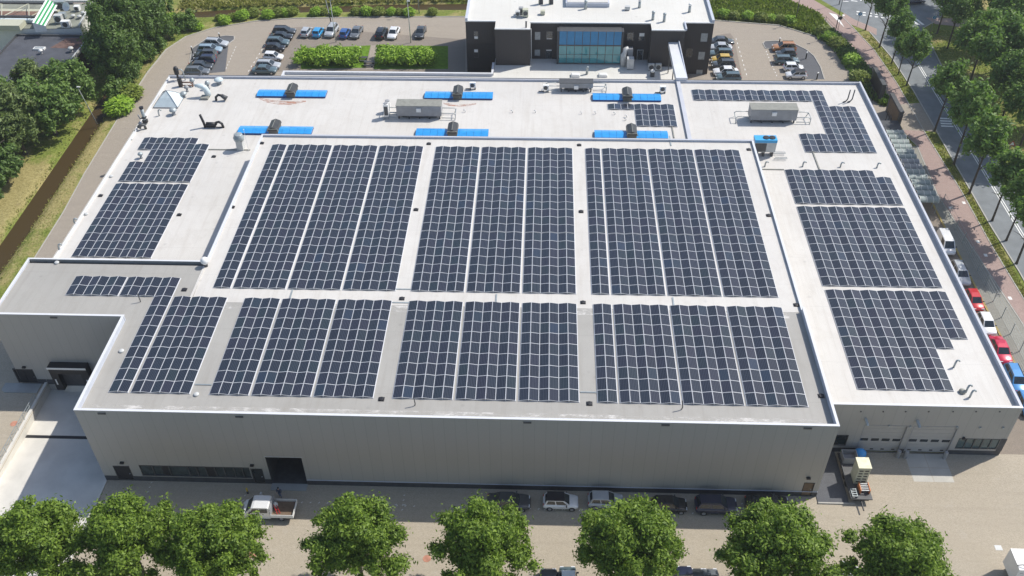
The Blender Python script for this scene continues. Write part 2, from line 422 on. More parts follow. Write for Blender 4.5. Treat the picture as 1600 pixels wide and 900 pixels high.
def sheet(name, poly, z, m_, kind='structure'):
    return struct(MB().prism(poly, z, z, sides=False, bottom=False).build(name, m_), kind)
Z1, Z2, Z3, Z4 = .012, .018, .024, .030
sheet('yard', [(-45.25, -60), (61, -60), (61, 2.6), (31.5, 2.6), (31.5, 0.5), (-45.25, .5)], Z1, M['yard'])
sheet('yard', [(-110, -60), (-57.6, -60), (-57.6, 10.5), (-60.6, 10.5), (-60.6, 20), (-110, 20)], Z1, M['yard'])
sheet('access_road', [(-60.3, 20), (-60.3, 73), (-71, 73), (-70.5, 55), (-69.8, 45), (-69.3, 20)], Z1, M['lot'])
lot = [(-71, 73), (-71.2, 88), (-70.6, 97), (-68.4, 102.5), (-64, 106.4), (-56.4, 109.6), (-48.9, 111.0), (-30, 112.0), (-14, 112.4), (20, 112.4), (35.7, 111.6), (48, 109.6), (54.0, 105), (56.5, 100), (57.3, 90), (58.5, 82), (61.5, 79.5), (61.5, 70.5), (58, 70.5), (55, 73)]
sheet('car_park', lot, Z1, M['lot'])
sheet('service_lane', [(53.0, 2.6), (60.0, 2.6), (60.0, 70.4), (53.0, 70.4)], Z1, M['lane'])
sheet('pavement', [(60.25, 2.6), (63.6, 2.6), (63.9, 24), (62.9, 37), (61.7, 52), (62.6, 66), (60.25, 66)], Z1, M['pave'])
for y0, y1 in ((2.6, 70.0),):
    struct(MB().box(60.0, 60.25, y0, 66, 0, .12).build('kerb', M['ochre']))
PL = [(50, 125.0), (54.5, 118.5), (57.1, 115.6), (59.56, 102.36), (61.3, 90), (61.6, 70), (62.6, 66), (61.7, 52.4), (62.9, 37), (63.9, 24), (63.6, -10)]
PRt = [(55.2, 125), (57.6, 121), (61.2, 114), (61.92, 110.4), (63.94, 99.5), (64.72, 86.6), (64.82, 69.3), (65.37, 53.8), (65.32, 39.8), (65.6, 28.5), (65.7, -10)]
sheet('cycle_path', PL+PRt[::-1], Z2, M['cycle'])
k1 = [(p[0]-.16, p[1]) for p in PL]
def ribbon_kerb(pts, wd, h, m_, name='kerb'):
    mb = MB(); n = len(pts); nrm = []
    for i in range(n):
        a, b_ = pts[max(i-1, 0)], pts[min(i+1, n-1)]; t = Vector((b_[0]-a[0], b_[1]-a[1])).normalized(); nrm.append(Vector((-t.y, t.x))*wd/2)
    for i in range(n-1):
        (x0, y0), (x1, y1) = pts[i], pts[i+1]; a, b_ = nrm[i], nrm[i+1]
        q = [(x0+a.x, y0+a.y), (x1+b_.x, y1+b_.y), (x1-b_.x, y1-b_.y), (x0-a.x, y0-a.y)]
        v = [(x, y, 0) for x, y in q]+[(x, y, h) for x, y in q]
        mb.add(v, [(7, 6, 5, 4), (0, 1, 5, 4), (2, 3, 7, 6), (1, 2, 6, 5), (3, 0, 4, 7)])
    return struct(mb.build(name, m_))
ribbon_kerb([(p[0]+.1, p[1]) for p in PRt[2:]], .16, .06, M['kerb'])
ribbon_kerb([(p[0]-.15, p[1]) for p in PL[2:]], .14, .05, M['kerb'])
ribbon_kerb(lot[:16], .2, .12, M['kerb'])
ribbon_kerb([(-69.2, 20), (-69.7, 45), (-70.4, 55), (-71, 73)], .15, .06, M['kerb'])
# main road, its junction, and markings
road = [(66.9, -10), (67.3, 34.5), (67.0, 45), (67.1, 84), (66.6, 96.8), (65.2, 107), (63.2, 113.0), (60.2, 119), (56.5, 126), (66.5, 136), (74, 126), (77, 121), (84, 130), (92, 128), (84, 117), (78.4, 111.6), (75.75, 108.9), (74.1, 87), (74.3, 62), (74.2, 53), (74.3, -10)]
sheet('road', road, Z1, M['asphalt'])
ribbon_kerb([(74.4, -10), (74.4, 53), (74.45, 62), (74.25, 87), (75.9, 108.9), (78.5, 111.4)], .18, .1, M['kerb'])
ribbon_kerb([(66.75, -10), (67.15, 34.5), (66.85, 45), (66.95, 84), (66.45, 96.8), (65.05, 107)], .18, .1, M['kerb'])
sheet('cycle_crossing', [(61.3, 113.5), (61.9, 110.6), (65.4, 106.8), (66.0, 105.6), (66.8, 108.4), (63.4, 112.6), (62, 115.5)], Z3, M['cycle'])
sheet('cycle_crossing', [(77.8, 113.6), (78.8, 110.8), (90, 108), (96, 110), (95, 113), (88, 113)], Z3, M['cycle'])
mb = MB()
for x in (70.50, 70.85):
    for y0, y1 in ((-10, 96),): mb.prism([(x-.07, y0), (x+.07, y0), (x+.07, y1), (x-.07, y1)], Z2, Z2, sides=False, bottom=False)
struct(mb.build('centre_line_markings', M['paint']))
mb = MB()
for i in range(7):
    a = at(1425+i*0-14+i*7.2, 27+i*.2); 
    p0 = Vector(at(1418+i*7.5, 27)); d = Vector((1.5, -3.6))
    if 67 < p0.x < 76: mb.prism([(p0.x, p0.y), (p0.x+.55, p0.y), (p0.x+.55+d.x*.6, p0.y-3.4), (p0.x+d.x*.6, p0.y-3.4)], Z2, Z2, sides=False, bottom=False)
for i in range(9):
    for r_ in range(2):
        p0 = at(1338+i*9.5, 17.5+i*1.3+r_*4.0)
        if 58 < p0[0] < 80: mb.prism([(p0[0], p0[1]), (p0[0]+.6, p0[1]), (p0[0]+.6, p0[1]-.5), (p0[0], p0[1]-.5)], Z2, Z2, sides=False, bottom=False)
for i in range(5):
    p0 = at(1316+i*14, 1-i*.4); mb.prism([(p0[0], p0[1]), (p0[0]+1.2, p0[1]-.3), (p0[0]+1.1, p0[1]-.6), (p0[0]-.1, p0[1]-.3)], Z2, Z2, sides=False, bottom=False)
for i in range(4):
    p0 = at(1468+i*.6, 184+i*4); mb.prism([(p0[0], p0[1]), (p0[0]+2.0, p0[1]-.1), (p0[0]+2.0, p0[1]-.5), (p0[0], p0[1]-.4)], Z2, Z2, sides=False, bottom=False)
struct(mb.build('crossing_markings', M['paint']))
mb = MB()
mb.prism([at(1295, 20), at(1307, 23), at(1319.5, 43)], Z4, Z4, sides=False, bottom=False)
for px, py in ((1318, 24), (1372, 128), (1389, 158), (1403, 186), (1506, 317), (1528, 378), (1540, 399), (1578, 466), (1485, 325)):
    x, y = at(px, py); mb.prism([(x-.22, y-.3), (x+.22, y-.3), (x+.22, y+.3), (x-.22, y+.3)], Z4, Z4, sides=False, bottom=False)
struct(mb.build('cycle_path_markings', M['paint']))
# side entrance across the verge
sheet('entrance_road', [(61.6, 79), (67.15, 80), (67.15, 70.5), (61.6, 71)], Z2+.002, M['lot'])
# parking bays of the rear car park
def bay(pts, m_=None): sheet('parking_bay', pts, Z2, m_ or M['bay'])
bay([at(*p) for p in ((293, 118), (300, 76), (322, 61), (352, 56), (366, 57), (366, 62), (357, 69), (352, 112))])
bay([at(*p) for p in ((421, 55), (432, 46), (470, 42), (727, 62), (727, 112), (405, 112))], M['bay_warm'])
bay([at(*p) for p in ((1118, 55), (1141, 52), (1147, 60), (1160, 122), (1112, 122))], M['bay_warm'])
BE = [at(*p) for p in ((1192, 68), (1195, 65), (1212, 64), (1240, 68), (1260, 78), (1272, 88), (1282, 105), (1288, 124), (1246, 124), (1226, 78), (1196, 76))]
bay(BE); ribbon_kerb(BE[:8], .16, .1, M['kerb']); ribbon_kerb([BE[0]]+[BE[-1], BE[-2]], .16, .1, M['kerb'])
ribbon_kerb([at(*p) for p in ((293, 118), (300, 76), (322, 61), (352, 56), (366, 57), (366, 62), (357, 69))], .16, .1, M['kerb'])
mb = MB()
for px0, py0, px1, py1 in ((413, 112, 402, 84), (1180, 62, 1168, 120), (1188, 62, 1216, 120)):
    pass
for (a, b_) in (((351, 112), (370, 70)), ((388, 112), (424, 54)), ((1150, 60), (1168, 122)), ((1197, 80), (1215, 122))):
    A, B = Vector(at(*a)), Vector(at(*b_)); n_ = 9
    for i in range(n_):
        p = A.lerp(B, i/n_); q = A.lerp(B, (i+.35)/n_); mb.prism([(p.x-.06, p.y), (p.x+.06, p.y), (q.x+.06, q.y), (q.x-.06, q.y)], Z2, Z2, sides=False, bottom=False)
struct(mb.build('bay_markings', M['paint']))
# lawn strips between hedges and the garden path
sheet('lawn', [at(*p) for p in ((470, 76), (579, 71), (571, 106), (470, 108))], Z3, mat('mown_lawn', (.11, .20, .02), .95, var=.35, scale=1.5, spec=.1))
sheet('lawn', [at(*p) for p in ((590, 71), (700, 72), (700, 108), (584, 108))], Z3, bpy.data.materials['mown_lawn'])
sheet('garden_path', [at(*p) for p in ((580, 71), (589, 71), (583, 108), (572, 108))], Z4, M['lot'])
# front yard details: white bay ticks, manhole covers, concrete apron, worn tiles
mb = MB()
for (px, py, nxs, nys) in ((470, 786, 13, 0), (605, 791, 4, 0), (630, 775, 0, 4), (705, 793, 22, 0), (850, 797, 16, 0), (1040, 802, 16, 0), (1158, 788, 0, 4), (350, 783, 6, 0), (383, 768, 0, 5), (235, 755, 0, 3)):
    x, y = at(px, py)
    for i in range(max(nxs, nys)):
        xx, yy = x+(i*.92 if nxs else 0), y-(i*.62 if nys else 0)
        mb.prism([(xx, yy), (xx+.10, yy), (xx+.22, yy+.17), (xx+.12, yy+.17)], Z2, Z2, sides=False, bottom=False)
struct(mb.build('bay_markings', M['paint']))
for px, py, lab in ((22, 662, 'terracotta round manhole cover left of the loading ramp railing'), (395, 866, 'terracotta manhole cover in the yard below the pickup truck'), (667, 873, 'terracotta manhole cover between the two middle front trees')):
    x, y = at(px, py)
    tag(MB().lathe([(.42, 0), (.42, .025), (.36, .03)], (x, y, 0), 16).build('manhole_cover', M['red_stain']), lab, 'manhole cover', 'manhole covers in the yard')
x, y = at(1560, 856)
tag(MB().box(x-.35, x+.35, y-.3, y+.3, 0, .026).build('drain_cover', M['lightgrey']), 'pale square drain cover alone in the right front yard', 'drain cover')
mb = MB()
P4 = [at(*p) for p in ((1419, 710), (1473, 711), (1488, 757), (1433, 757))]
ctr = Vector((0, 0))
x0, x1, y0, y1 = 42.7, 47.1, -1.5, 2.4
for i in range(2):
    for j in range(2):
        ax, bx = x0+(x1-x0)*i/2+.03, x0+(x1-x0)*(i+1)/2-.03; ay, by = y0+(y1-y0)*j/2+.03, y0+(y1-y0)*(j+1)/2-.03
        mb.prism([(ax, ay), (bx, ay), (bx, by), (ax, by)], Z2, Z2, sides=False, bottom=False)
struct(mb.build('concrete_apron', M['apron']))
# ---------------------------------------------------------------- loading ramp (sunk)
mb = MB()
yy = [10.3, 3.2, 2.75, -3, -9, -16, -40]; zz = [-1.1, -1.1, -1.1, -.75, -.35, 0, 0]
for i in range(len(yy)-1):
    mb.add([(-57.7, yy[i+1], zz[i+1]), (-45.3, yy[i+1], zz[i+1]), (-45.3, yy[i], zz[i]), (-57.7, yy[i], zz[i])], [(0, 1, 2, 3)], 1 if i == 1 else 0)
struct(mb.build('loading_ramp', [M['concrete'], M['black']]))
t = thing('retaining_wall', 'pale concrete retaining wall with steel handrail beside the loading ramp', 'wall', (-57.8, -5, 0))
MB().box(-58.0, -57.68, -40, 10.25, -1.3, .32).build('wall_body', M['concrete'], t)
rl = MB(); 
for z in (.75, 1.15): rl.tube([(-57.9, 7.5, z), (-57.9, -40, z)], .035, 6)
rl.build('handrail', M['zinc'], t)
for i in range(16):
    MB().tube([(-57.9, 7.5-i*1.6, .3), (-57.9, 7.5-i*1.6, 1.15)], .035, 6).build('post', M['zinc'], t)
struct(MB().box(-45.6, -45.28, -40, -3.9, -.9, .1).build('ramp_kerb', M['concrete']))
tag(MB().box(-56.0, -50.6, 10.05, 10.28, -1.1, -.05).build('dock_bumper_wall', M['concrete']), 'low pale concrete wall under the dock shelter', 'wall')
poly = [(-62.9, 10.2), (-58.4, 10.2), (-58.4, 8.7), (-62.4, 8.7), (-62.9, 9.1)]
struct(MB().prism(poly, .02, .1).build('entrance_slab', M['concrete_grey']))

# ---------------------------------------------------------------- main hall
HX0, HX1, HY0, YJ, HY1 = -45.4, 31.7, -3.75, 13.8, 49.7
hall = thing('warehouse_hall', 'tall grey clad warehouse hall carrying the large central solar arrays', 'warehouse', (-7, 20, 0))
LX, LY0, LY1, UX0 = -60.85, 10.28, 20.75, -38.85
foot = [(HX0, HY0), (HX1, HY0), (HX1, HY1), (UX0, HY1), (UX0, LY1), (LX, LY1), (LX, LY0), (HX0, LY0)]
DK = 10.7
# openings in the south wall: (x0,x1,z0,z1)
def wall_y(mb, Y, x0, x1, z0, z1, holes, mi=0, flip=False):
    xb = sorted(set([x0, x1]+[v for h in holes for v in h[:2] if x0 < v < x1])); zb = sorted(set([z0, z1]+[v for h in holes for v in h[2:] if z0 < v < z1]))
    for i in range(len(xb)-1):
        for j in range(len(zb)-1):
            cx, cz = (xb[i]+xb[i+1])/2, (zb[j]+zb[j+1])/2
            if any(h[0] < cx < h[1] and h[2] < cz < h[3] for h in holes): continue
            mb.add([(xb[i], Y, zb[j]), (xb[i+1], Y, zb[j]), (xb[i+1], Y, zb[j+1]), (xb[i], Y, zb[j+1])], [(0, 1, 2, 3)], mi)
def hx(px, py, Y=HY0): return on_y(px, py, Y)
dock = (hx(417, 735)[0]+.2, hx(472, 735)[0]+.25, 0.15, hx(440, 714.5)[1])
print('dock', dock)
wins = (-41.1, -29.1, .95, 2.75)
dl = (-44.0, -42.2, .15, 2.55); de = (-29.0, -27.7, .15, 2.6); dr = (30.0, 31.15, .15, 2.35)
holes = [dock, wins, dl, de, dr]
wb = MB(); wall_y(wb, HY0, HX0, HX1, .78, 11.38, holes)
for (a, b_) in zip(foot[1:], foot[2:]+foot[:1]):
    (x0, y0), (x1, y1) = a, b_
    if (y0 == y1 == LY0):
        continue
    wb.add([(x0, y0, .78), (x1, y1, .78), (x1, y1, 10.9), (x0, y0, 10.9)], [(0, 1, 2, 3)])
ldoor = (-61.7+.9, -58.75+.35, .15, 2.5)
xa, za = on_y(30, 598, LY0); xb_, zb_ = on_y(62, 600, LY0); ldoor = (xa, xb_, .12, 2.5); 
wall_y(wb, LY0, LX, HX0, -1.3, 11.38, [ldoor])
wb.add([(HX0, LY0, -1.3), (HX0, HY0, -1.3), (HX0, HY0, 11.38), (HX0, LY0, 11.38)], [(0, 1, 2, 3)])
wb.build('wall', M['wall'], hall)
pb = MB(); wall_y(pb, HY0-.012, HX0, HX1, 0, .8, [dock, dl, de, dr])
pb.add([(HX1+.012, HY0-.012, 0), (HX1+.012, 2.45, 0), (HX1+.012, 2.45, .8), (HX1+.012, HY0-.012, .8)], [(0, 1, 2, 3)])
wall_y(pb, LY0-.012, LX, -57.7, 0, .8, [ldoor]); wall_y(pb, LY0-.012, -57.66, HX0, -.05, .8, [])
pb.build('plinth', M['plinth'], hall)
for (sx0, sx1) in ((dock[1], HX1),):
    MB().box(sx0, sx1, HY0-.06, HY0+.0, .8, .88).build('drip_sill', M['parapet'], hall)
# roofs
rb = MB(); rb.prism([(HX0+.1, HY0+.1), (HX1-.1, HY0+.1), (HX1-.1, YJ), (-35.0, YJ), (-38.6, YJ), (-38.9, 20.25), (LX+.1, 20.25), (LX+.1, LY0+.1), (HX0+.1, LY0+.1)], DK, DK, sides=False, bottom=False)
rb.build('front_roof', M['roof_grey'], hall)
rb = MB(); rb.prism([(HX1-.1, YJ), (HX1-.1, HY1-.1), (UX0+.1, HY1-.1), (UX0+.1, 20.3), (-38.9, 20.25), (-38.6, YJ)], DK, DK, sides=False, bottom=False)
rb.prism([(-38.4, YJ-.03), (HX1-.12, YJ-.03), (HX1-.12, 16.9), (-38.4, 16.9)], DK+.01, DK+.01, sides=False, bottom=False)
rb.build('upper_roof', M['roof'], hall)
# parapets: lining boxes with a white coping on top
def parapet(parent, segs, z0, z1, th=.34, lining=None, cop=None):
    for (x0, y0, x1, y1) in segs:
        lb, cb = MB(), MB()
        xa_, xb2 = min(x0, x1), max(x0, x1); ya_, yb2 = min(y0, y1), max(y0, y1)
        lb.box(xa_+.02, xb2-.02, ya_+.02, yb2-.02, z0, z1-.06)
        cb.box(xa_-.03, xb2+.03, ya_-.03, yb2+.03, z1-.06, z1)
        lb.build('parapet', lining or M['parapet'], parent); cb.build('coping', cop or M['coping'], parent)
T = .22
parapet(hall, [(HX0, HY0, HX1, HY0+T)], DK-.1, 11.5)
parapet(hall, [(HX0, HY0+T+.031, HX0+T, LY0-.031), (HX1-T, HY0+T+.031, HX1, YJ)], DK-.1, 11.49)
parapet(hall, [(LX, LY0, HX0+T, LY0+T)], DK-.1, 11.495)
parapet(hall, [(LX, LY0+T+.031, LX+T, LY1-.031), (LX, LY1, UX0, LY1+T-.05)], DK-.1, 10.98)
parapet(hall, [(UX0, LY1+T, UX0+T, HY1-T-.031), (HX1-T, YJ+.07, HX1, HY1-T-.031)], DK-.1, 11.02)
parapet(hall, [(UX0, HY1-T, HX1, HY1)], DK-.1, 11.03, cop=M['coping_grey'])
# left step edge between grey L roof and white roof: small rolled seam
MB().box(-39.0, -38.75, 14.0, 20.2, DK, DK+.12).build('roof_seam_kerb', M['roof'], hall)
# doors and windows
def door(parent, x0, x1, z0, z1, Y, leaf, frame, n=1, glazed=False, name='door'):
    f = MB(); f.box(x0, x1, Y-.02, Y+.12, z1-.1, z1); f.box(x0, x0+.08, Y-.02, Y+.12, z0, z1-.1); f.box(x1-.08, x1, Y-.02, Y+.12, z0, z1-.1)
    d = MB(); wd = (x1-x0-.16)/n
    for i in range(n): d.box(x0+.08+i*wd+.02, x0+.08+(i+1)*wd-.02, Y+.05, Y+.1, z0, z1-.1)
    o = d.build(name, leaf, parent); f.build('frame', frame, o)
    h = MB(); h.box(x1-.32, x1-.22, Y-.03, Y+.05, z0+1.0, z0+1.05); h.build('handle', M['zinc'], o)
    return o
door(hall, *dl, HY0, M['black'], M['dark']); door(hall, *de, HY0, M['glass'], M['dark']); door(hall, *dr, HY0, M['timber'], M['black'])
door(hall, *ldoor, LY0, M['black'], M['dark'], n=2)
# ribbon window
f = MB(); g = MB(); x0, x1, z0, z1 = wins
f.box(x0, x1, HY0-.02, HY0+.14, z1-.12, z1); f.box(x0, x1, HY0-.05, HY0+.14, z0, z0+.12)
cuts = [x0, x0+1.4, x0+3.2, x0+5.3, x0+6.2, x0+7.2, x0+8.2, x0+9.2, x0+10.3, x0+11.2, x1]
for i, c in enumerate(cuts): f.box(max(x0, c-.06), min(x1, c+.06), HY0-.02, HY0+.12, z0+.12, z1-.12)
g.box(x0+.06, x1-.06, HY0+.06, HY0+.09, z0+.1, z1-.1)
g.box(x0+2.4, x0+3.14, HY0+.02, HY0+.05, z0+.12, z1-.12, 1); g.box(x0+7.3, x0+8.1, HY0+.02, HY0+.05, z0+.12, z1-.12, 1)
o = g.build('window', [M['pane_dark'], M['black']], hall); f.build('window_frame', M['dark'], o)
# open loading door: deep dark recess with visible ceiling track
d = MB(); x0, x1, z0, z1 = dock; D = HY0+6
d.add([(x0, HY0, z0), (x1, HY0, z0), (x1, D, z0), (x0, D, z0)], [(0, 1, 2, 3)], 1)
d.add([(x0, HY0, z0), (x0, D, z0), (x0, D, z1), (x0, HY0, z1)], [(0, 1, 2, 3)]); d.add([(x1, HY0, z0), (x1, HY0, z1), (x1, D, z1), (x1, D, z0)], [(0, 1, 2, 3)])
d.add([(x0, D, z0), (x1, D, z0), (x1, D, z1), (x0, D, z1)], [(0, 1, 2, 3)]); d.add([(x0, HY0, z1), (x0, D, z1), (x1, D, z1), (x1, HY0, z1)], [(0, 1, 2, 3)])
o = d.build('loading_door', [M['plinth'], M['dark']], hall)
MB().box(x0-.1, x1+.1, HY0-.03, HY0+.02, z1, z1+.08).build('lintel', M['lightgrey'], o)
MB().box(x0, x1, HY0-.9, HY0+.1, .03, .12).build('threshold', M['concrete_grey'], o)
# dock shelter on the left front wall
xa, za = on_y(84, 577, LY0-.6); xb_, zb_ = on_y(133, 577, LY0-.6); print('shelter', xa, xb_, za)
s_ = MB(); zt = 3.6; s_.box(-56.2, -51.6, LY0-1.0, LY0, zt, zt+.25); s_.box(-56.2, -55.3, LY0-.9, LY0, -.1, zt); s_.box(-52.5, -51.6, LY0-.9, LY0, -.1, zt); s_.box(-55.3, -52.5, LY0-.9, LY0, 2.7, zt)
o = s_.build('dock_shelter', M['black'], hall)
s_ = MB(); s_.box(-56.25, -51.55, LY0-1.03, LY0-1.0, zt-.02, zt+.27); s_.box(-55.9, -55.75, LY0-.93, LY0-.9, .9, 1.8); s_.box(-52.1, -51.95, LY0-.93, LY0-.9, .9, 1.8); s_.build('marker_strip', M['white'], o)
MB().box(-55.3, -52.5, LY0-.15, LY0-.02, -.05, 2.7).build('dock_door', M['plinth'], hall)
# small black wall lamps and vent slots
for px, py, Y in ((191, 722, HY0), (394, 726, HY0), (1263, 746, HY0), (38, 573, LY0)):
    x, z = on_y(px, py, Y); MB().box(x-.2, x+.2, Y-.25, Y-.01, z-.08, z+.1).build('wall_lamp', M['black'], hall)
for px, py, Y in ((159, 646, HY0), (374, 651, HY0), (824, 660, HY0), (1040, 664, HY0), (1262, 669, HY0), (84, 496, LY0)):
    x, z = on_y(px, py, Y); MB().box(x-.4, x+.4, Y-.08, Y-.005, z-.1, z+.1).build('overflow_spout', M['dark'], hall)

# ---------------------------------------------------------------- low wing
WX0, WX1, WY0, WY1, WT, LD = -60.55, 53.15, 2.45, 73.0, 7.88, 7.28
wing = thing('warehouse_wing', 'low grey warehouse wing with white roof wrapping around the tall hall', 'warehouse', (0, 62, 0))
wb = MB()
d1 = (37.3, 42.0, .12, 4.55); d2 = (42.6, 47.4, .12, 4.55); w1 = (33.0, 36.0, 1.1, 2.9); w2 = (48.0, 52.5, 1.0, 2.75); dg = (47.95+.5, 49.0, .12, 2.75)
wall_y(wb, WY0, 31.75, WX1, .7, WT-.1, [d1, d2, w1, w2])
for (x0, y0, x1, y1) in ((WX1, WY0, WX1, WY1), (WX1, WY1, WX0, WY1), (WX0, WY1, WX0, 20.4)):
    wb.add([(x0, y0, 0), (x1, y1, 0), (x1, y1, WT-.1), (x0, y0, WT-.1)], [(0, 1, 2, 3)])
wb.build('wall', M['wall'], wing)
pb = MB(); wall_y(pb, WY0-.012, 31.75, WX1, 0, .72, [d1, d2]); pb.box(52.55, 53.19, WY0-.03, WY0+.4, .7, 2.8); pb.build('plinth', M['plinth'], wing)
rb = MB()
rb.prism([(WX0+.1, LY1+.3), (UX0-.02, LY1+.3), (UX0-.02, HY1+.02), (HX1+.02, HY1+.02), (HX1+.02, WY0+.1), (WX1-.1, WY0+.1), (WX1-.1, WY1-.1), (WX0+.1, WY1-.1)], LD, LD, sides=False, bottom=False)
rb.build('roof', M['roof'], wing)
parapet(wing, [(31.8, WY0, WX1, WY0+T)], LD-.1, WT)
parapet(wing, [(WX1-T, WY0+T+.031, WX1, WY1-T-.031)], LD-.1, WT-.005, cop=M['coping_grey'])
parapet(wing, [(WX0, LY1+.32, WX0+T, WY1-T-.031)], LD-.1, WT-.3, lining=M['coping'])
parapet(wing, [(WX0, WY1-T, WX1, WY1)], LD-.1, WT-.22, cop=M['coping_grey'])
parapet(wing, [(23.45, HY1+.05, 24.0, WY1-T-.04)], LD-.1, LD+.35, lining=M['parapet'], cop=M['coping_grey'])
for (dd, lab) in ((d1, 1), (d2, 2)):
    x0, x1, z0, z1 = dd; d = MB(); n_ = 7; hh = (z1-z0)/n_
    for i in range(n_): d.box(x0+.05, x1-.05, WY0+.16, WY0+.22, z0+i*hh+.01, z0+(i+1)*hh-.01)
    d.box(x0+.05, x1-.05, WY0+.205, WY0+.24, z0, z1)
    o = d.build('sectional_door', M['door'], wing)
    p_ = MB(); q_ = MB()
    for i in range(4):
        c = x0+(x1-x0)*(i+.5)/4; p_.box(c-.42, c+.42, WY0+.14, WY0+.165, z0+1.72, z0+2.12); q_.box(c-.18, c+.18, WY0+.13, WY0+.165, z0+.25, z0+.4)
    p_.build('door_window', M['glass'], o); q_.build('vent', M['black'], o)
    f = MB(); f.box(x0-.02, x0+.06, WY0-.02, WY0+.25, z0, z1); f.box(x1-.06, x1+.02, WY0-.02, WY0+.25, z0, z1); f.box(x0-.02, x1+.02, WY0-.02, WY0+.25, z1, z1+.08); f.build('door_frame', M['grey'], o)
for (ww, n_) in ((w1, 2), (w2, 5)):
    x0, x1, z0, z1 = ww; g = MB(); g.box(x0, x1, WY0+.08, WY0+.12, z0, z1); f = MB()
    f.box(x0, x1, WY0-.02, WY0+.1, z0, z0+.1); f.box(x0, x1, WY0-.02, WY0+.1, z1-.1, z1)
    for i in range(n_+1):
        c = x0+(x1-x0)*i/n_; f.box(max(x0, c-.05), min(x1, c+.05), WY0-.015, WY0+.1, z0+.1, z1-.1)
    o = g.build('window', M['pane_grey'] if n_ == 5 else M['glass'], wing); f.build('window_frame', M['dark'], o)
for px, py in ((1352, 654), (1433, 657)):
    x, z = on_y(px, py, WY0); MB().tube([(x, WY0, z), (x+.1, WY0-.55, z-.15), (x+.12, WY0-.75, z-.3)], .17, 10).build('exhaust_pipe', M['zinc'], wing)
for px in (1345, 1380, 1415, 1451, 1489, 1525, 1562):
    x, z = on_y(px, 643, WY0); MB().box(x-.07, x+.07, WY0-.06, WY0-.005, z-.07, z+.07).build('anchor_plate', M['dark'], wing)
for px, py in ((1389, 665), (1422, 666), (1495, 667), (1531, 668), (1567, 668)):
    x, z = on_y(px, py, WY0); MB().box(x-.1, x+.1, WY0-.14, WY0-.005, z-.1, z+.1).build('wall_spotlight', M['zinc'], wing)
x, z = on_y(1505, 684, WY0); MB().box(x-.1, x+.14, WY0-.25, WY0-.005, z-.15, z+.15).build('wall_lamp', M['black'], wing)
for i, (px, py, lab) in enumerate(((1402, 714, 'grey steel bollard left of the gap between the two wing doors'), (1414, 715, 'grey steel bollard left edge of the concrete apron'), (1475, 716, 'grey steel bollard at the right edge of the concrete apron'))):
    x, y = at(px, py); tag(MB().lathe([(.22, 0), (.22, 1.0), (.18, 1.08)], (x, y, 0), 10).build('bollard', M['grey']), lab, 'bollard', 'bollards by the wing doors')

# ---------------------------------------------------------------- solar panels
PW, RISE = 1.028, .155
TILT = math.atan2(RISE, PW)
def panel_mesh(sign, length):
    w_ = PW/math.cos(TILT)-.012; l_ = length; mb = MB(); h = .035; fr = .028
    def P(x, y, z):
        return (x*math.cos(TILT), y, (x if sign < 0 else -x)*math.sin(TILT)+z)
    X, Y = w_/2, l_/2
    vs = [P(-X, -Y, -h), P(X, -Y, -h), P(X, Y, -h), P(-X, Y, -h), P(-X, -Y, 0), P(X, -Y, 0), P(X, Y, 0), P(-X, Y, 0)]
    mb.add(vs, [(0, 3, 2, 1), (4, 5, 6, 7), (0, 1, 5, 4), (1, 2, 6, 5), (2, 3, 7, 6), (3, 0, 4, 7)], 0)
    mb.add([P(-X+fr, -Y+fr, .004), P(X-fr, -Y+fr, .004), P(X-fr, Y-fr, .004), P(-X+fr, Y-fr, .004)], [(0, 1, 2, 3)], 1)
    return mb.mesh('solar_panel', [M['frame'], M['panel']])
PM = {}
def panel_me(sign, p):
    k_ = (sign, round(p, 4))
    if k_ not in PM: PM[k_] = panel_mesh(sign, p-.014)
    return PM[k_]
PITCH = 2.078
def solar_row(x0, y0, rows, p, zdeck, label, group, seam=None):
    """one double row (a ridge): x0 left low edge, y0 front edge, rows = iterable of row numbers from the front"""
    rows = sorted(rows); ya, yb = y0+rows[0]*p, y0+(rows[-1]+1)*p
    t = thing('solar_panel_row', label, 'solar panels', (x0+PW+.01, ya, zdeck), group)
    for r_ in rows:
        yc = y0+(r_+.5)*p-ya + (.1 if seam is not None and r_ >= seam else 0)
        for sgn in (-1, 1):
            link('solar_panel', panel_me(sgn, p), t, (sgn*(PW/2+.008), yc, .10+RISE/2))
    mb = MB()
    L = yb-ya + (.1 if seam else 0)
    for xx, hz in ((-PW-.01, .10), (0, .10+RISE), (PW+.01, .10)):
        mb.box(xx-.03, xx+.03, -.03, L+.03, 0 if hz < .2 else hz-.14, hz-.045)
    for yy_ in [0.02]+[i*p for i in range(1, int(round(L/p)))]+[L-.02]:
        mb.box(-PW-.06, PW+.06, yy_-.03, yy_+.03, .0, .05)
    # gable closing plates at the ends
    for yy_ in (0.0, L):
        mb.add([(-PW, yy_, .05), (PW, yy_, .05), (0, yy_, .05+RISE)], [(0, 1, 2)], 1)
    o = mb.build_local('mounting_rail', [M['frame'], M['dark']], t)
    return t
def build_local(s, name, mats, parent):
    o = bpy.data.objects.new(name, s.mesh(name, mats)); COL.objects.link(o); o.parent = parent; return o
MB.build_local = build_local
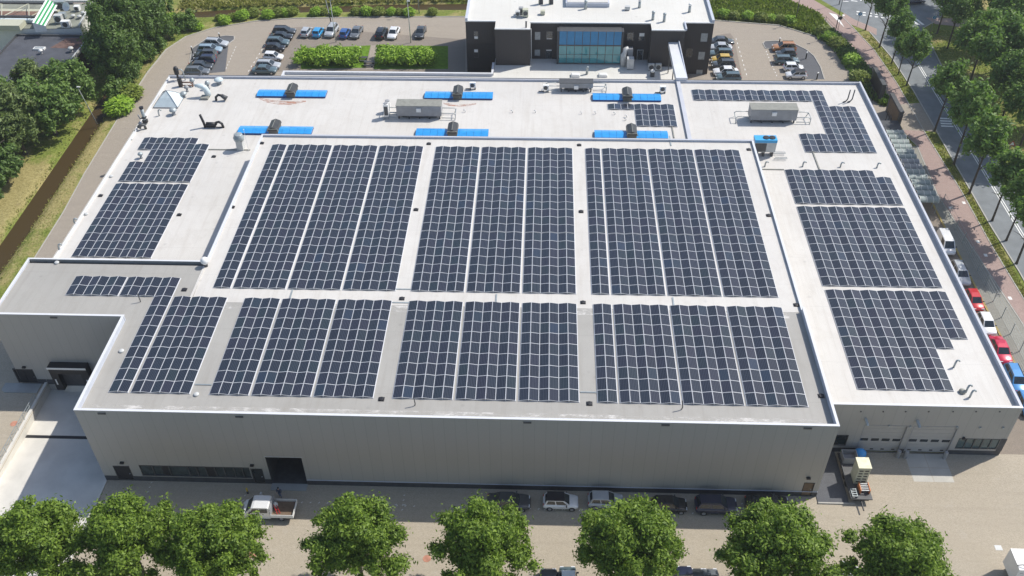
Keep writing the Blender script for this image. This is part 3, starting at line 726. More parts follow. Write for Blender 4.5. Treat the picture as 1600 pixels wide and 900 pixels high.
def array(place, x0, y0, p, groups, rowsets, zdeck, gap=.34, seam=None):
    z_ref = 10.0 if zdeck > 9 else 7.0; k_ = (CP[2]-zdeck)/(CP[2]-z_ref)    # plan measured at z_ref, carried to the deck
    x0, y0 = CP[0]+(x0-CP[0])*k_, CP[1]+(y0-CP[1])*k_; p *= k_; gap = max(0, gap*k_-.045)
    x = x0; i = 0; n = sum(groups)
    for gi, g_ in enumerate(groups):
        for _ in range(g_):
            lab = 'double row of solar panels, %s from the left in the %s array' % (ORD[i], place) if n > 1 else 'short double row of four solar panels at the top left of the left wing'
            solar_row(x, y0, rowsets[i] if isinstance(rowsets, list) else rowsets, p, zdeck, lab, 'solar panel rows in the %s array' % place, seam)
            x += PITCH; i += 1
        x += gap
HD = DK
pf = 1.69
array('front left hall', -43.62, 0.05, pf, [1, 3], [range(0, 11), range(9), range(9), range(9)], HD)
array('front second hall', -32.85, 0, pf, [2, 3, 3], range(9), HD, .33)
array('front third hall', -13.47, 0, pf, [3, 3, 3], range(9), HD, .36)
array('front right hall', 7.95, 0, pf, [1, 3, 3, 3], range(9), HD, .29)
array('rear left hall', -37.15, 17.0, 1.645, [1, 3, 3, 3], range(19), HD, .33, seam=7)
array('rear middle hall', -13.5, 17.0, 1.645, [3, 3, 3], range(19), HD, .36, seam=7)
array('rear right hall', 7.85, 17.0, 1.645, [1, 3, 3, 3], range(19), HD, .31, seam=7)
# short arm on the grey left roof
array('small left hall', -43.62-5*PITCH-.30, 0.05+9*pf, pf, [3, 2], range(2), HD, .22)
q = 1.648
array('lower right wing', 36.67, 5.42, q, [7], [range(10)]*5+[range(4, 10), range(5, 10)], LD, 0)
array('middle right wing', 36.55, 22.68, q, [7], range(10), LD, 0)
array('upper right wing', 36.55, 39.85, q, [7], [range(5)]*6+[range(4)], LD, 0)
array('top right wing', 25.72, 67.6, q, [9], range(2), LD, 0)
array('stepped right wing', 40.48, 52.85, q, [5], [range(3)]*2+[range(11)]+[range(8)]*2, LD, 0)
array('small rear wing', 11.95, 59.5, q, [5], [range(3, 4)]*2+[range(4)]*3, LD, 0)
array('lower left wing', -58.78, 25.95, 1.645, [5], range(10), LD, -.0)
array('upper left wing', -58.72, 43.0, 1.65, [5], [list(range(0, 3)), range(7), range(7), range(7), range(6)], LD, 0)
array('top left wing', -58.72, 43.0, 1.65, [1], [[5, 6]], LD, 0)

# ---------------------------------------------------------------- things on the roofs
def g(px, py, z): return at3(px, py, z)
def rel(b, *offs): return [(b[0]+o[0], b[1]+o[1], b[2]+o[2]) for o in offs]
def mushroom(px, py, z, r, h, label, m_='zinc', name='mushroom_vent'):
    c = g(px, py, z); t = thing(name, label, 'roof vent', c)
    MB().lathe([(r*.62, 0), (r*.55, h*.15), (r*.45, h*.2), (r*.45, h*.6)], c, 12).build('stem', M['grey'], t, True)
    MB().lathe([(r*.5, h*.55), (r, h*.62), (r, h*.72), (r*.7, h*.92), (r*.2, h)], c, 14).build('cap', M[m_], t, True)
    return t
mushroom(302, 133, LD, .42, 1.3, 'small grey mushroom vent near the rear left roof corner')
mushroom(343, 131, LD, .75, 1.1, 'wide pale dome vent, roundest one near the rear left roof edge', 'dome')
mushroom(326, 139, LD, .42, 1.5, 'thin mushroom vent behind the big pale elbow duct')
mushroom(288, 152, LD, .55, 1.0, 'squat mushroom vent just right of the pyramid skylight top')
mushroom(293, 143, LD, .4, 1.1, 'small dark capped vent above the pyramid skylight', 'grey')
mushroom(272, 179, LD, .58, 1.15, 'mushroom vent below the pyramid skylight on the left roof')
mushroom(221, 247, LD, .38, 1.0, 'small grey vent beside the stepped left solar array')
mushroom(988, 42, 9.9, .3, 1.2, 'grey vent stack on the office roof, left of a pair', 'grey') if False else None

c = g(279, 125, LD); t = thing('flue_stack', 'tall black capped flue standing at the rear left roof corner', 'flue', c)
MB().lathe([(.16, 0), (.16, 1.0), (.38, 1.15), (.4, 2.1), (.25, 2.4)], c, 12).build('stack', M['black'], t, True)
MB().tube(rel(c, (.2, 0, 1.9), (.9, 0, 1.9), (1.1, 0, 1.5), (1.2, -.1, .1)), .1, 8).build('side_pipe', M['zinc'], t, True)
c = g(283, 135, LD); t = thing('exhaust_pipe', 'rusty horizontal exhaust loop with black silencer near rear left corner', 'exhaust pipe', c)
MB().cbox(c, .55, .55, 1.5).build('silencer', M['black'], t)
MB().tube(rel(c, (.2, 0, .75), (1.6, 0, .75), (1.95, 0, .55), (2.0, -.1, .05)), .13, 8).build('pipe', M['brown'], t, True)
MB().tube(rel(c, (.2, -.2, .3), (2.0, -.2, .3)), .1, 8).build('pipe', M['brown'], t, True)
c = g(316, 121, LD); t = thing('aerial_bracket', 'small steel aerial bracket by the rear roof edge', 'bracket', c)
MB().cbox(c, .5, .5, .25).build('base', M['white'], t); MB().tube(rel(c, (0, 0, .2), (0, 0, 1.2), (.4, 0, 1.2)), .06, 6).tube(rel(c, (-.5, 0, .3), (.1, 0, .9)), .05, 6).build('arm', M['grey'], t)
c = g(324, 152, LD); t = thing('elbow_duct', 'large pale elbow duct bending left on its square base', 'duct', c)
MB().box(c[0]-.85, c[0]+.35, c[1]-.9, c[1]+.2, c[2], c[2]+.35).build('base', M['hood_grey'], t)
MB().tube(rel(c, (.1, .3, .2), (.05, .3, .9), (-.15, .3, 1.4), (-.5, .3, 1.75), (-1.1, .3, 1.9), (-1.7, .3, 1.9)), [.5, .5, .5, .46, .38, .2], 12).build('elbow', M['dome'], t, True)
c = g(338, 157, LD); t = thing('arched_pipe', 'black arched pipe ending in a round horn right of the elbow duct', 'pipe', c)
MB().tube(rel(c, (0, 0, 0), (.05, 0, .6), (.5, 0, 1.0), (1.2, 0, .9)), .2, 8).build('pipe', M['black'], t, True)
MB().cyl((c[0]+1.0, c[1], c[2]+.95), (c[0]+1.75, c[1], c[2]+.35), .28, .42, 12).build('horn', M['dark'], t, True)
# pyramid skylight
A = [g(245, 167, LD), g(276, 168, LD), g(283, 152, LD), g(255, 151, LD)]
cx, cy = sum(a[0] for a in A)/4, sum(a[1] for a in A)/4; hw = 1.95
t = thing('pyramid_skylight', 'white translucent pyramid skylight near the left roof edge', 'skylight', (cx, cy, LD))
q4 = [(cx-hw, cy-hw, LD+.2), (cx+hw, cy-hw, LD+.2), (cx+hw, cy+hw, LD+.2), (cx-hw, cy+hw, LD+.2)]; ap = (cx, cy, LD+2.1)
mb = MB()
for i in range(4):
    a, b_ = Vector(q4[i]), Vector(q4[(i+1) % 4]); p = Vector(ap); a1, b1 = a.lerp(p, .5)+Vector((0, 0, .12)), b_.lerp(p, .5)+Vector((0, 0, .12))
    mb.add([a, b_, b1, a1], [(0, 1, 2, 3)]); mb.add([a1, b1, p], [(0, 1, 2)])
mb.build('glazing', M['dome'], t)
mb = MB().box(cx-hw-.05, cx+hw+.05, cy-hw-.05, cy+hw+.05, LD, LD+.2)
for i in range(4):
    a, p = Vector(q4[i]), Vector(ap); mid = a.lerp(p, .5)+Vector((0, 0, .16)); mb.tube([a, mid, p+Vector((0, 0, .03))], .045, 6)
mb.build('frame', M['grey'], t)
# stack on the left edge
c = g(228, 193, LD); t = thing('vent_stack', 'tall grey vent stack with black clamps on the left roof edge', 'vent stack', c)
MB().tube(rel(c, (0, 0, 0), (0, 0, 2.6)), .26, 10).build('stack', M['zinc'], t, True)
MB().lathe([(.3, 2.6), (.34, 2.9)], c, 10).box(c[0]-.35, c[0]+.35, c[1]-.3, c[1]+.3, c[2]+.2, c[2]+.7).box(c[0]-.3, c[0]+.3, c[1]-.3, c[1]+.3, c[2]+1.0, c[2]+1.2).build('clamp', M['black'], t)
MB().tube(rel(c, (0, 0, .9), (-.7, 0, .9), (-.8, 0, 1.5)), .12, 8).build('side_pipe', M['grey'], t, True)
c = g(221, 203, LD); t = thing('elbow_vent', 'dark grey elbow vent below the tall stack on left edge', 'roof vent', c)
MB().tube(rel(c, (.6, .3, 0), (.5, .3, .7), (0, 0, .8), (-.2, -.1, .45)), [.2, .22, .3, .36], 10).build('elbow', M['dark'], t, True)
c = g(321, 199, LD); t = thing('silencer_pipe', 'black chimney with silencer drum and arch alone on the white roof', 'pipe', c)
MB().tube(rel(c, (0, 0, 0), (-.1, 0, .9), (-.35, 0, 2.2)), .2, 10).build('chimney', M['black'], t, True)
MB().cyl((c[0]+.3, c[1], c[2]+.55), (c[0]+1.7, c[1], c[2]+.55), .36, .36, 12).build('silencer', M['black'], t, True)
MB().tube(rel(c, (1.7, 0, .5), (1.9, 0, .9), (2.3, 0, 1.0), (2.7, 0, .7), (2.8, 0, 0)), .2, 8).tube(rel(c, (0, 0, .08), (2.8, 0, .08)), .08, 6).build('arch', M['black'], t, True)
tag(MB().cbox(g(210, 207, LD), .35, .35, .3).build('drain_box', M['dark']), 'tiny dark box on the left roof edge below the elbow vent', 'box')
for px, py, lab in ((249, 181, 'thin bent pipe between the left stack and mushroom vent'), (118, 352, 'grey gooseneck pipe on the left roof edge, upper of two'), (94, 392, 'grey gooseneck pipe on the left roof edge, lower of two'),
    (1195, 260, 'gooseneck pipe below the blue heat pump, first of row'), (1254, 260, 'second gooseneck pipe from the left below the right chiller'), (1313, 261, 'third gooseneck pipe from the left below the stepped array'), (1370, 262, 'fourth gooseneck pipe nearest the right roof edge'),
    (1490, 574, 'bent pipe right of the lower right solar array, uppermost'), (1509, 613, 'bent pipe near the front right roof corner, left one'), (1515, 621, 'bent pipe near the front right roof corner, right one')):
    c = g(px, py, LD); hh = 1.0 if px < 400 or px > 1400 else .7
    tag(MB().tube(rel(c, (0, 0, 0), (0, 0, hh*.7), (.08, .05, hh), (.3, .1, hh*1.08), (.45, .12, hh*.85)), .11, 8).build('gooseneck_pipe', M['zinc'], smooth=True), lab, 'pipe', 'gooseneck pipes on the white roof')
tag(MB().lathe([(.34, 0), (.36, .25), (.2, .4)], g(1503, 613, LD), 10).build('round_vent', M['hood_grey'], smooth=True), 'round beige vent cap beside the front right bent pipes', 'roof vent')
for px, lab in ((1321, 'left of two tall bent poles at the rear right corner'), (1328, 'right of two tall bent poles at the rear right corner')):
    c = g(px, 160, LD); tag(MB().tube(rel(c, (-.4, 0, .05), (0, 0, .2), (.3, .2, .5), (.35, .2, 2.1)), .1, 8).build('bent_pole', M['dark'], smooth=True), lab, 'pole', 'bent poles on the roof')
for px, py, ii in ((727, 175, 0), (801, 176, 1), (837, 176, 2), (909, 178, 3), (931, 178, 4), (961, 179, 5), (979, 183, 6), (978, 188, 7), (855+0, 174, 8)):
    if ii > 7: continue
    c = g(px, py, LD); wds = ['leftmost', 'second', 'third', 'fourth', 'fifth', 'sixth', 'upper of the right end pair', 'lower of the right end pair'][ii]
    tag(MB().tube(rel(c, (0, 0, 0), (.02, 0, .3), (-.1, 0, .42), (-.3, 0, .3)), .07, 6).build('vent_pipe', M['white'], smooth=True), ('small white vent pipe on rear white roof, %s' % wds)+('' if 'pair' in wds else ' from the left'), 'pipe', 'small white vent pipes')
# turbine ventilator on a pedestal, lightning rod
c = g(377, 233, LD); t = thing('pedestal_ventilator', 'grey green round ventilator on a pale pedestal left of the hall', 'ventilator', c)
MB().cbox(c, .95, .95, 1.5).build('pedestal', M['lightgrey'], t)
MB().lathe([(.45, 1.5), (.75, 1.65), (.8, 2.1), (.6, 2.3), (.62, 2.55), (.5, 2.6)], c, 14).build('drum', M['zinc'], t, True)
c = g(389, 236, LD); t = thing('lightning_rod', 'thin white lightning rod beside the round ventilator', 'lightning rod', c)
MB().cyl(c, (c[0]-.1, c[1], c[2]+3.6), .035, .025, 6).build('rod', M['white'], t); MB().ell((c[0]-.1, c[1], c[2]+3.65), .09, .09, .09, 8, 6).build('tip', M['white'], t)
# white ball ventilator on hall edge
c = g(322, 416, DK); t = thing('ball_ventilator', 'white ball shaped ventilator at the left corner of the hall roof', 'ventilator', c)
MB().lathe([(.25, 0), (.25, .5)], c, 10).build('stem', M['dark'], t); MB().ell((c[0], c[1], c[2]+.85), .5, .5, .5, 14, 9).build('ball', M['white'], t, True)
# roof drains
DR = [(409, 224, DK, 'near the rear left corner of the hall roof'), (670, 225, DK, 'behind the aisle between rear left and middle arrays'), (905, 227, DK, 'behind the aisle between rear middle and right arrays'), (1170, 234, DK, 'near the rear right corner of the hall roof'),
      (363, 324, DK, 'left of the rear left hall array'), (650, 328, DK, 'midway along the left hall aisle'), (908, 331, DK, 'midway along the right hall aisle'), (1201, 337, DK, 'right of the rear right hall array'), (628, 467, DK, 'where the left hall aisle meets the cross aisle'), (911, 473, DK, 'where the right hall aisle meets the cross aisle'), (1244, 477, DK, 'at the right end of the cross aisle'),
      (288, 453, DK, 'right of the small left hall array'), (596, 624, DK, 'at the front end of the left aisle'), (921, 631, DK, 'at the front end of the right aisle'), (1283, 619, DK, 'near the front right corner of the hall roof'),
      (334, 245, LD, 'right of the upper left wing array'), (280, 336, LD, 'right of the lower left wing array'), (157, 306, LD, 'left of the lower left wing array')]
for px, py, z, lab in DR:
    c = g(px, py, z); tag(MB().cbox(c, .62, .55, .06).lathe([(.26, .06), (.26, .14), (.12, .16)], c, 10).build('roof_drain', M['black']), 'small black square roof drain '+lab, 'roof drain', 'roof drains')
for px, py, z, lab in ((89, 411, DK, 'left end of the grey roof'), (190, 549, DK, 'left of the front left array'), (307, 617, DK, 'between front left and second array'), (135, 335, LD, 'left edge of the wing roof, lower'), (174, 276, LD, 'left edge of the wing roof, middle'), (205, 218, LD, 'left edge of the wing roof, upper')):
    c = g(px, py, z); tag(MB().lathe([(.28, 0), (.3, .12), (.22, .2)], c, 12).build('round_vent', M['lightgrey'], smooth=True), 'low round pale vent cap at the '+lab, 'roof vent', 'low round vent caps')
for px, py, lab in ((220, 472, 'bent dark pole on the grey left roof'), (649, 634, 'bent dark cable pipe in front of the third front array'), (1066, 640, 'bent dark cable pipe in front of the right front array')):
    c = g(px, py, DK); tag(MB().tube(rel(c, (-.05, .05, 0), (0, 0, .35), (-.1, .1, 1.2)), .06, 6).build('cable_pipe', M['dark']), lab, 'pipe', 'bent cable pipes')
for px, py, px2, py2, lab in ((305, 601, 331, 601, 'cable tray linking front left and second arrays'), (613, 473, 640, 473.5, 'cable tray at the rear left of third front array'), (615, 452, 643, 452, 'cable tray between rear left and middle arrays'), (907, 613, 932, 613, 'cable tray between third and right front arrays'), (458, 451, 453, 466, 'grey cable tray crossing the cross aisle on the left'), (776, 460, 774, 472, 'grey cable tray crossing the cross aisle in the middle'), (1051, 465, 1054, 478, 'grey cable tray crossing the cross aisle on the right'), (1046, 213, 1050, 228, 'grey cable tray behind the rear right array')):
    a, b_ = g(px, py, DK), g(px2, py2, DK); mb = MB()
    if abs(a[0]-b_[0]) > abs(a[1]-b_[1]): mb.box(a[0], b_[0], a[1]-.07, a[1]+.07, DK, DK+.09)
    else: mb.box(a[0]-.09, a[0]+.09, min(a[1], b_[1]), max(a[1], b_[1]), DK, DK+.09)
    tag(mb.build('cable_tray', M['zinc']), lab, 'cable tray', 'cable trays')
for px, py, px2, py2, lab in ((1270, 238, 1278, 265, 'brown cable duct from the stepped array to upper right array'), (1189, 265, 1225, 266, 'brown cable duct from hall corner to upper right array'), (326, 234, 391, 235, 'brown cable duct from upper left array to the hall'), (1050, 198, 1052, 216, 'dark cable duct below the small rear array')):
    a, b_ = g(px, py, LD), g(px2, py2, LD); mb = MB()
    if abs(a[0]-b_[0]) > abs(a[1]-b_[1]): mb.box(a[0], b_[0], a[1]-.08, a[1]+.08, LD, LD+.12)
    else: mb.box(a[0]-.09, a[0]+.09, min(a[1], b_[1]), max(a[1], b_[1]), LD, LD+.12)
    tag(mb.build('cable_duct', M['hood_grey']), lab, 'cable duct', 'cable ducts')

# air handling units
def ahu(x0, x1, y0, y1, zb, h, label, base=.55, sides=True, badge=True, top=None, slope=.0):
    c = ((x0+x1)/2, y0, zb); t = thing('air_handling_unit', label, 'air handler', c)
    mb = MB(); z0, z1 = zb+base, zb+base+h
    n_ = 6; wd = (x1-x0)/n_
    for i in range(n_): mb.box(x0+i*wd+.012, x0+(i+1)*wd-.012, y0, y1, z0, z1)
    mb.box(x0, x1, y0+.015, y1-.015, z0+.01, z1-.01); mb.build('casing', M['grey'], t)
    MB().box(x0-.06, x1+.06, y0-.06, y1+.06, z1, z1+.06).build('lid', top or M['hood_grey'], t)
    mb = MB()
    for i in range(5):
        xx = x0+.3+(x1-x0-.6)*i/4
        mb.box(xx-.1, xx+.1, y0+.1, y0+.35, zb, z0); mb.box(xx-.1, xx+.1, y1-.35, y1-.1, zb, z0)
    mb.box(x0+.8, x1-.8, y0+.4, y1-.4, zb+.15, z0-.05); mb.build('leg_frame', M['dark'], t)
    if badge: MB().box((x0+x1)/2-.35, (x0+x1)/2+.35, y0-.22, y0-.005, z1-.95, z1-.35).build('hatch', M['white'], t)
    if sides:
        mb = MB()
        for sx, xe in ((-1, x0), (1, x1)):
            for yy_, zz_ in ((y0+.2, zb+1.0), (y1-.2, zb+1.0), (y0-.1, zb+.35)):
                mb.tube([(xe, yy_, zz_), (xe+sx*1.9, yy_, zz_), (xe+sx*2.15, yy_-.1, zz_-.3)], .06, 6)
            mb.tube([(xe+sx*2.1, y0-.1, zb+.1), (xe+sx*2.2, y0+.1, zb+.9), (xe+sx*2.15, y1-.2, zb+.9), (xe+sx*1.9, y1-.1, zb+.1)], .06, 6)
        mb.build('pipe_loop', M['zinc'], t, True)
    return t
a, b_ = g(619.5, 186, LD), g(691, 187, LD)
ahu(a[0]+.1, b_[0]-.1, a[1], a[1]+2.0, LD, 1.75, 'long grey air handler left of centre beside tall white condenser')
a, b_ = g(1169.5, 192.5, LD), g(1244, 193, LD)
ahu(a[0]+.1, b_[0]-.1, a[1], a[1]+2.0, LD, 1.8, 'long grey air handler inside the right wing solar arrays')
a, b_ = g(874, 144, LD), g(926, 144, LD)
ahu(a[0], b_[0], a[1], a[1]+1.5, LD, .85, 'low dark topped air handler by the rear roof edge', base=.75, top=M['dark'])
# tall white condensers
c = g(605, 184, LD); t = thing('condenser_unit', 'tall slim white double fan condenser left of the long air handler', 'condenser', c)
MB().cbox((c[0], c[1], c[2]+.5), .75, .9, 2.0).build('casing', M['white'], t); MB().box(c[0]-.28, c[0]+.28, c[1]-.47, c[1]-.45, c[2]+.7, c[2]+2.2).build('grille', M['dark'], t)
MB().lathe([(.3, 2.5), (.32, 2.62)], c, 12).lathe([(.3, 2.5), (.32, 2.6)], (c[0], c[1]+.1, c[2]), 12).build('fan', M['grey'], t)
mb = MB(); [mb.box(c[0]+dx-.04, c[0]+dx+.04, c[1]+dy-.04, c[1]+dy+.04, c[2], c[2]+.5) for dx in (-.3, .3) for dy in (-.35, .35)]; mb.build('leg_frame', M['grey'], t)
MB().tube([(c[0]+.37, c[1], c[2]+1.0), (c[0]+1.6, c[1], c[2]+1.0)], .06, 6).tube([(c[0]+.37, c[1], c[2]+.6), (c[0]+1.6, c[1], c[2]+.6)], .06, 6).build('pipe', M['zinc'], t)
c = g(607, 175, LD); t = thing('condenser_unit', 'round capped white condenser just behind the tall slim one', 'condenser', c)
MB().cbox(c, .7, .8, 1.9).build('casing', M['white'], t); MB().lathe([(.36, 1.9), (.38, 2.05), (.2, 2.1)], c, 12).build('fan', M['grey'], t)
# heat pump with blue top
a, b_ = g(1178, 245, LD), g(1205, 245, LD)
x0, x1, y0 = a[0]-.2, b_[0]+.4, a[1]; t = thing('heat_pump', 'blue topped heat pump with two black fans by the hall corner', 'heat pump', ((x0+x1)/2, y0, LD))
MB().box(x0, x1, y0, y0+1.3, LD+.8, LD+2.4).build('casing', M['lightgrey'], t); MB().box(x0-.04, x1+.04, y0-.04, y0+1.34, LD+2.4, LD+2.85).build('top_cover', M['sky_blue'], t)
for k_ in (.52, .8): MB().lathe([(.46, 0), (.46, .1), (.1, .12)], (x0+(x1-x0)*k_, y0+.65, LD+2.85), 16).build('fan', M['black'], t)
MB().box(x0+.05, x0+(x1-x0)*.55, y0-.03, y0-.005, LD+.9, LD+2.3).build('coil_grille', M['dark'], t)
mb = MB(); [mb.box(x0+(x1-x0)*k_-.12, x0+(x1-x0)*k_+.12, y0+.1, y0+1.1, LD, LD+.8) for k_ in (.2, .5, .9)]; mb.build('leg_frame', M['dark'], t)
mb = MB(); [mb.tube([(x1, y0+d_, LD+.3), (x1+1.7, y0+d_, LD+.3), (x1+1.7, y0+d_-.35, LD+.3), (x1-.2, y0+d_-.35, LD+.3)], .05, 6) for d_ in (.9, -.5)]; mb.build('pipe', M['zinc'], t)
# small air conditioners
for px, py, lab in ((739, 139, 'small white air conditioner right of the middle rear blue skylight'), (853, 143, 'small white air conditioner left of low dark topped air handler'), (1035, 145, 'small white air conditioner beyond the right rear blue skylight')):
    c = g(px, py, LD); t = thing('air_conditioner', lab, 'air conditioner', c, 'small white air conditioners')
    MB().cbox((c[0], c[1], c[2]+.35), .95, .5, .85).build('casing', M['white'], t); MB().cyl((c[0]-.05, c[1]-.26, c[2]+.78), (c[0]-.05, c[1]-.3, c[2]+.78), .34, .34, 14).build('fan', M['dark'], t)
    MB().box(c[0]-.45, c[0]-.35, c[1]-.3, c[1]+.3, c[2], c[2]+.35).box(c[0]+.35, c[0]+.45, c[1]-.3, c[1]+.3, c[2], c[2]+.35).box(c[0]-1.2, c[0]-.4, c[1]-.05, c[1]+.05, c[2], c[2]+.1).build('leg', M['dark'], t)
# blue skylights and their hoods
for px0, px1, py0, py1, hx_, lab in ((401, 509, 140.5, 152.5, 455, 'rear left'), (663, 770, 144, 155.5, 715, 'rear middle'), (926, 1033, 147, 158.5, 980, 'rear right'), (371, 487, 199, 210.5, 428, 'front left, partly behind the hall edge'), (649, 763, 203, 214.5, 707, 'front middle, partly behind the hall edge'), (929, 1044, 206, 217.5, 987, 'front right, partly behind the hall edge')):
    x0 = g(px0, py1, LD)[0]; x1 = g(px1, py1, LD)[0]; y0 = g(px0, py1, LD)[1]; y1 = y0+2.1
    t = thing('strip_skylight', 'long bright blue covered strip skylight, %s of six' % lab, 'skylight', ((x0+x1)/2, y0, LD), 'blue strip skylights')
    mb = MB(); n_ = 10
    mb.box(x0+.03, x1-.03, y0+.03, y1-.03, LD, LD+.30); mb.build('kerb', M['navy'], t)
    mb = MB()
    for i in range(n_):
        a, b_ = x0+(x1-x0)*i/n_+.015, x0+(x1-x0)*(i+1)/n_-.015; ym = (y0+y1)/2
        mb.add([(a, y0, LD+.30), (b_, y0, LD+.30), (b_, ym-.2, LD+.50), (a, ym-.2, LD+.50), (a, ym+.2, LD+.50), (b_, ym+.2, LD+.50), (b_, y1, LD+.30), (a, y1, LD+.30)], [(0, 1, 2, 3), (3, 2, 5, 4), (4, 5, 6, 7), (0, 3, 4, 7), (1, 6, 5, 2)])
    mb.build('cover', M['blue'], t)
    hc = g(hx_, py1, LD)[0]; hy = y0-.1
    t = thing('ridge_ventilator', 'dark peaked ventilator hood straddling the %s blue skylight' % lab.split(',')[0], 'ventilator', (hc, hy, LD), 'dark ventilator hoods')
    w_, L = .82, 2.5; z0 = LD+.05
    MB().box(hc-w_*.85, hc+w_*.85, hy+.1, hy+L-.1, LD, z0+.75).build('base', M['hood_base'], t)
    mb = MB(); zA, zB = z0+.75, z0+1.1
    mb.add([(hc-w_, hy-.05, zA), (hc+w_, hy-.05, zA), (hc+w_*.85, hy, zB), (hc, hy-.05, zB+.3), (hc-w_*.85, hy, zB), (hc-w_, hy+L, zA), (hc+w_, hy+L, zA), (hc+w_*.85, hy+L, zB), (hc, hy+L, zB+.3), (hc-w_*.85, hy+L, zB)],
           [(0, 1, 2, 3, 4), (9, 8, 7, 6, 5), (1, 6, 7, 2), (2, 7, 8, 3), (3, 8, 9, 4), (4, 9, 5, 0), (0, 5, 6, 1)])
    mb.build('hood', M['hood'], t)
    mb = MB().tube([(hc-w_, hy-.1, zA-.05), (hc-w_*.85, hy-.08, zB+.02), (hc, hy-.1, zB+.0), (hc+w_*.85, hy-.08, zB+.02), (hc+w_, hy-.1, zA-.05)], .07, 6).box(hc-.03, hc+.03, hy-.06, hy+L, zB+.28, zB+.34)
    mb.build('trim', M['hood_grey'], t)
# terracotta dust arcs on the white roof
mb = MB()
for pts in (((404, 153, 1.0), (418, 158, 2.6), (434, 160, 3.0), (455, 161, 2.8), (478, 158, 1.0)), ((693, 161.5, 1.0), (702, 163.5, 2), (716, 165, 1.5), (732, 164, 1.5), (744, 162, .8))):
    up_, dn = [], []
    for px, py, h_ in pts: up_.append(at3(px, py-h_*1.0, LD+.006)); dn.append(at3(px, py+h_*1.0, LD+.006))
    n_ = len(pts); mb.add(up_+dn, [(n_+i, n_+i+1, i+1, i) for i in range(n_-1)])
m_ = M['red_stain'].copy(); m_.name = 'faint_terracotta'
sb = m_.node_tree; pb_ = sb.nodes['Principled BSDF']; al = ramp(sb, noise(sb, scaled(sb, pos(sb), (.5, 1.5, 1)), 1.1, 6, .7), [(.42, (0, 0, 0)), (.62, (.95, .95, .95))]); sb.links.new(al, pb_.inputs['Alpha'])
mb.build('dust_stain', m_, wing)

m_ = mat('pale_dust', (.66, .64, .61), .9); sb = m_.node_tree; pb_ = sb.nodes['Principled BSDF']
al = ramp(sb, noise(sb, scaled(sb, pos(sb), (.6, 1.6, 1)), 1.0, 7, .7), [(.44, (0, 0, 0)), (.62, (.8, .8, .8))]); sb.links.new(al, pb_.inputs['Alpha'])
MB().prism([(HX0+.5, HY0+.45), (HX1-.5, HY0+.45), (HX1-.5, HY0+1.5), (HX0+.5, HY0+1.5)], DK+.006, DK+.006, sides=False, bottom=False).build('dust_stain', m_, hall); MB().prism([(-38, YJ-1.1), (30, YJ-1.1), (30, YJ-.1), (-38, YJ-.1)], DK+.006, DK+.006, sides=False, bottom=False).build('dust_stain', m_, hall)
# ---------------------------------------------------------------- annex, office, covered passage
AZ = 3.0
ann = thing('entrance_annex', 'flat white roofed annex between the wing and the dark office', 'annex', (0, 78, 0))
AX0, AX1 = -44.2, 25.6
pl = [(AX0, 73.05), (AX1, 73.05), (AX1, 89.0), (-7.1, 89.0), (-7.1, 82.6), (AX0, 82.6)]
MB().prism(pl, 0, AZ-.05).build('wall', M['wall'], ann)
rb = MB().prism([(x, y) for x, y in pl], AZ, AZ, sides=False, bottom=False); rb.build('roof', M['roof_office'], ann)
parapet(ann, [(AX0, 82.3, -7.2, 82.62)], AZ-.1, AZ+.55); parapet(ann, [(AX0, 73.1, AX0+.3, 82.26)], AZ-.1, AZ+.54); parapet(ann, [(-7.45, 82.66, -7.12, 86.4)], AZ-.1, AZ+.53)
OY, OZ = 89.45, 9.95
off = thing('office_building', 'dark brick two storey office with white roof and blue glass bay', 'office', (10, 100, 0))
OX0, OX1, OYB = -12.25, 31.4, 103.5
bl = (-6.9, -.75); br = (20.3, 26.1); PY = 86.45
pl = [(OX0, OY), (bl[0], OY), (bl[0], PY), (bl[1], PY), (bl[1], OY-.4), (br[0], OY-.4), (br[0], PY), (br[1], PY), (br[1], OY), (OX1, OY), (OX1, OYB), (OX0, OYB)]
wb = MB(); wb.prism(pl, 0, OZ-.12, bottom=False); wb.build('wall', M['brick'], off)
MB().prism(pl, OZ-.11, OZ-.04).build('roof', M['roof_office'], off)
mb = MB()
for (x0, y0), (x1, y1) in zip(pl, pl[1:]+pl[:1]):
    if x0 == x1 and x0 in (OX0, OX1): mb.box(min(x0, x1)-.05 if x0 == OX0 else x0-.4, x0+.4 if x0 == OX0 else x0+.05, min(y0, y1), max(y0, y1), OZ-.2, OZ+.5)
mb.build('side_parapet', M['parapet'], off)
mb = MB()
for (x0, y0), (x1, y1) in zip(pl, pl[1:]):
    if y0 == y1 and y0 < OYB: mb.box(x0-.04, x1+.04, y0-.05, y0+.22, OZ-.14, OZ+.06)
mb.build('roof_edge', M['white'], off)
MB().box(26.1, 26.35, 86.4, 89.3, OZ-.05, OZ+.3).build('upstand', M['parapet'], off)
def office_window(px0, px1, py0, py1, Y, m_, blind=None, label=None):
    x0, z1 = on_y(px0, py0, Y); x1, z0 = on_y(px1, py1, Y)
    o = MB().box(x0, x1, Y-.02, Y-.006, z0, z1).build('window', M[m_], off)
    f = MB(); f.box(x0-.06, x1+.06, Y-.05, Y-.004, z1, z1+.07); f.box(x0-.06, x1+.06, Y-.07, Y-.004, z0-.07, z0); f.box(x0-.06, x0, Y-.05, Y-.004, z0, z1); f.box(x1, x1+.06, Y-.05, Y-.004, z0, z1); f.build('frame', M['dark'], o)
    if blind: MB().box(x0+.05, x1-.05, Y-.035, Y-.021, z0+(z1-z0)*blind[0], z0+(z1-z0)*blind[1]).build('blind', M['white'], o)
R0 = OY-.4
MB().box(OX0+.03, bl[0]-.03, OY-.03, OY-.004, .1, 5.7).build('dark_lower_panel', M['black'], off)  # plain black sheet over the lower part of the left facade
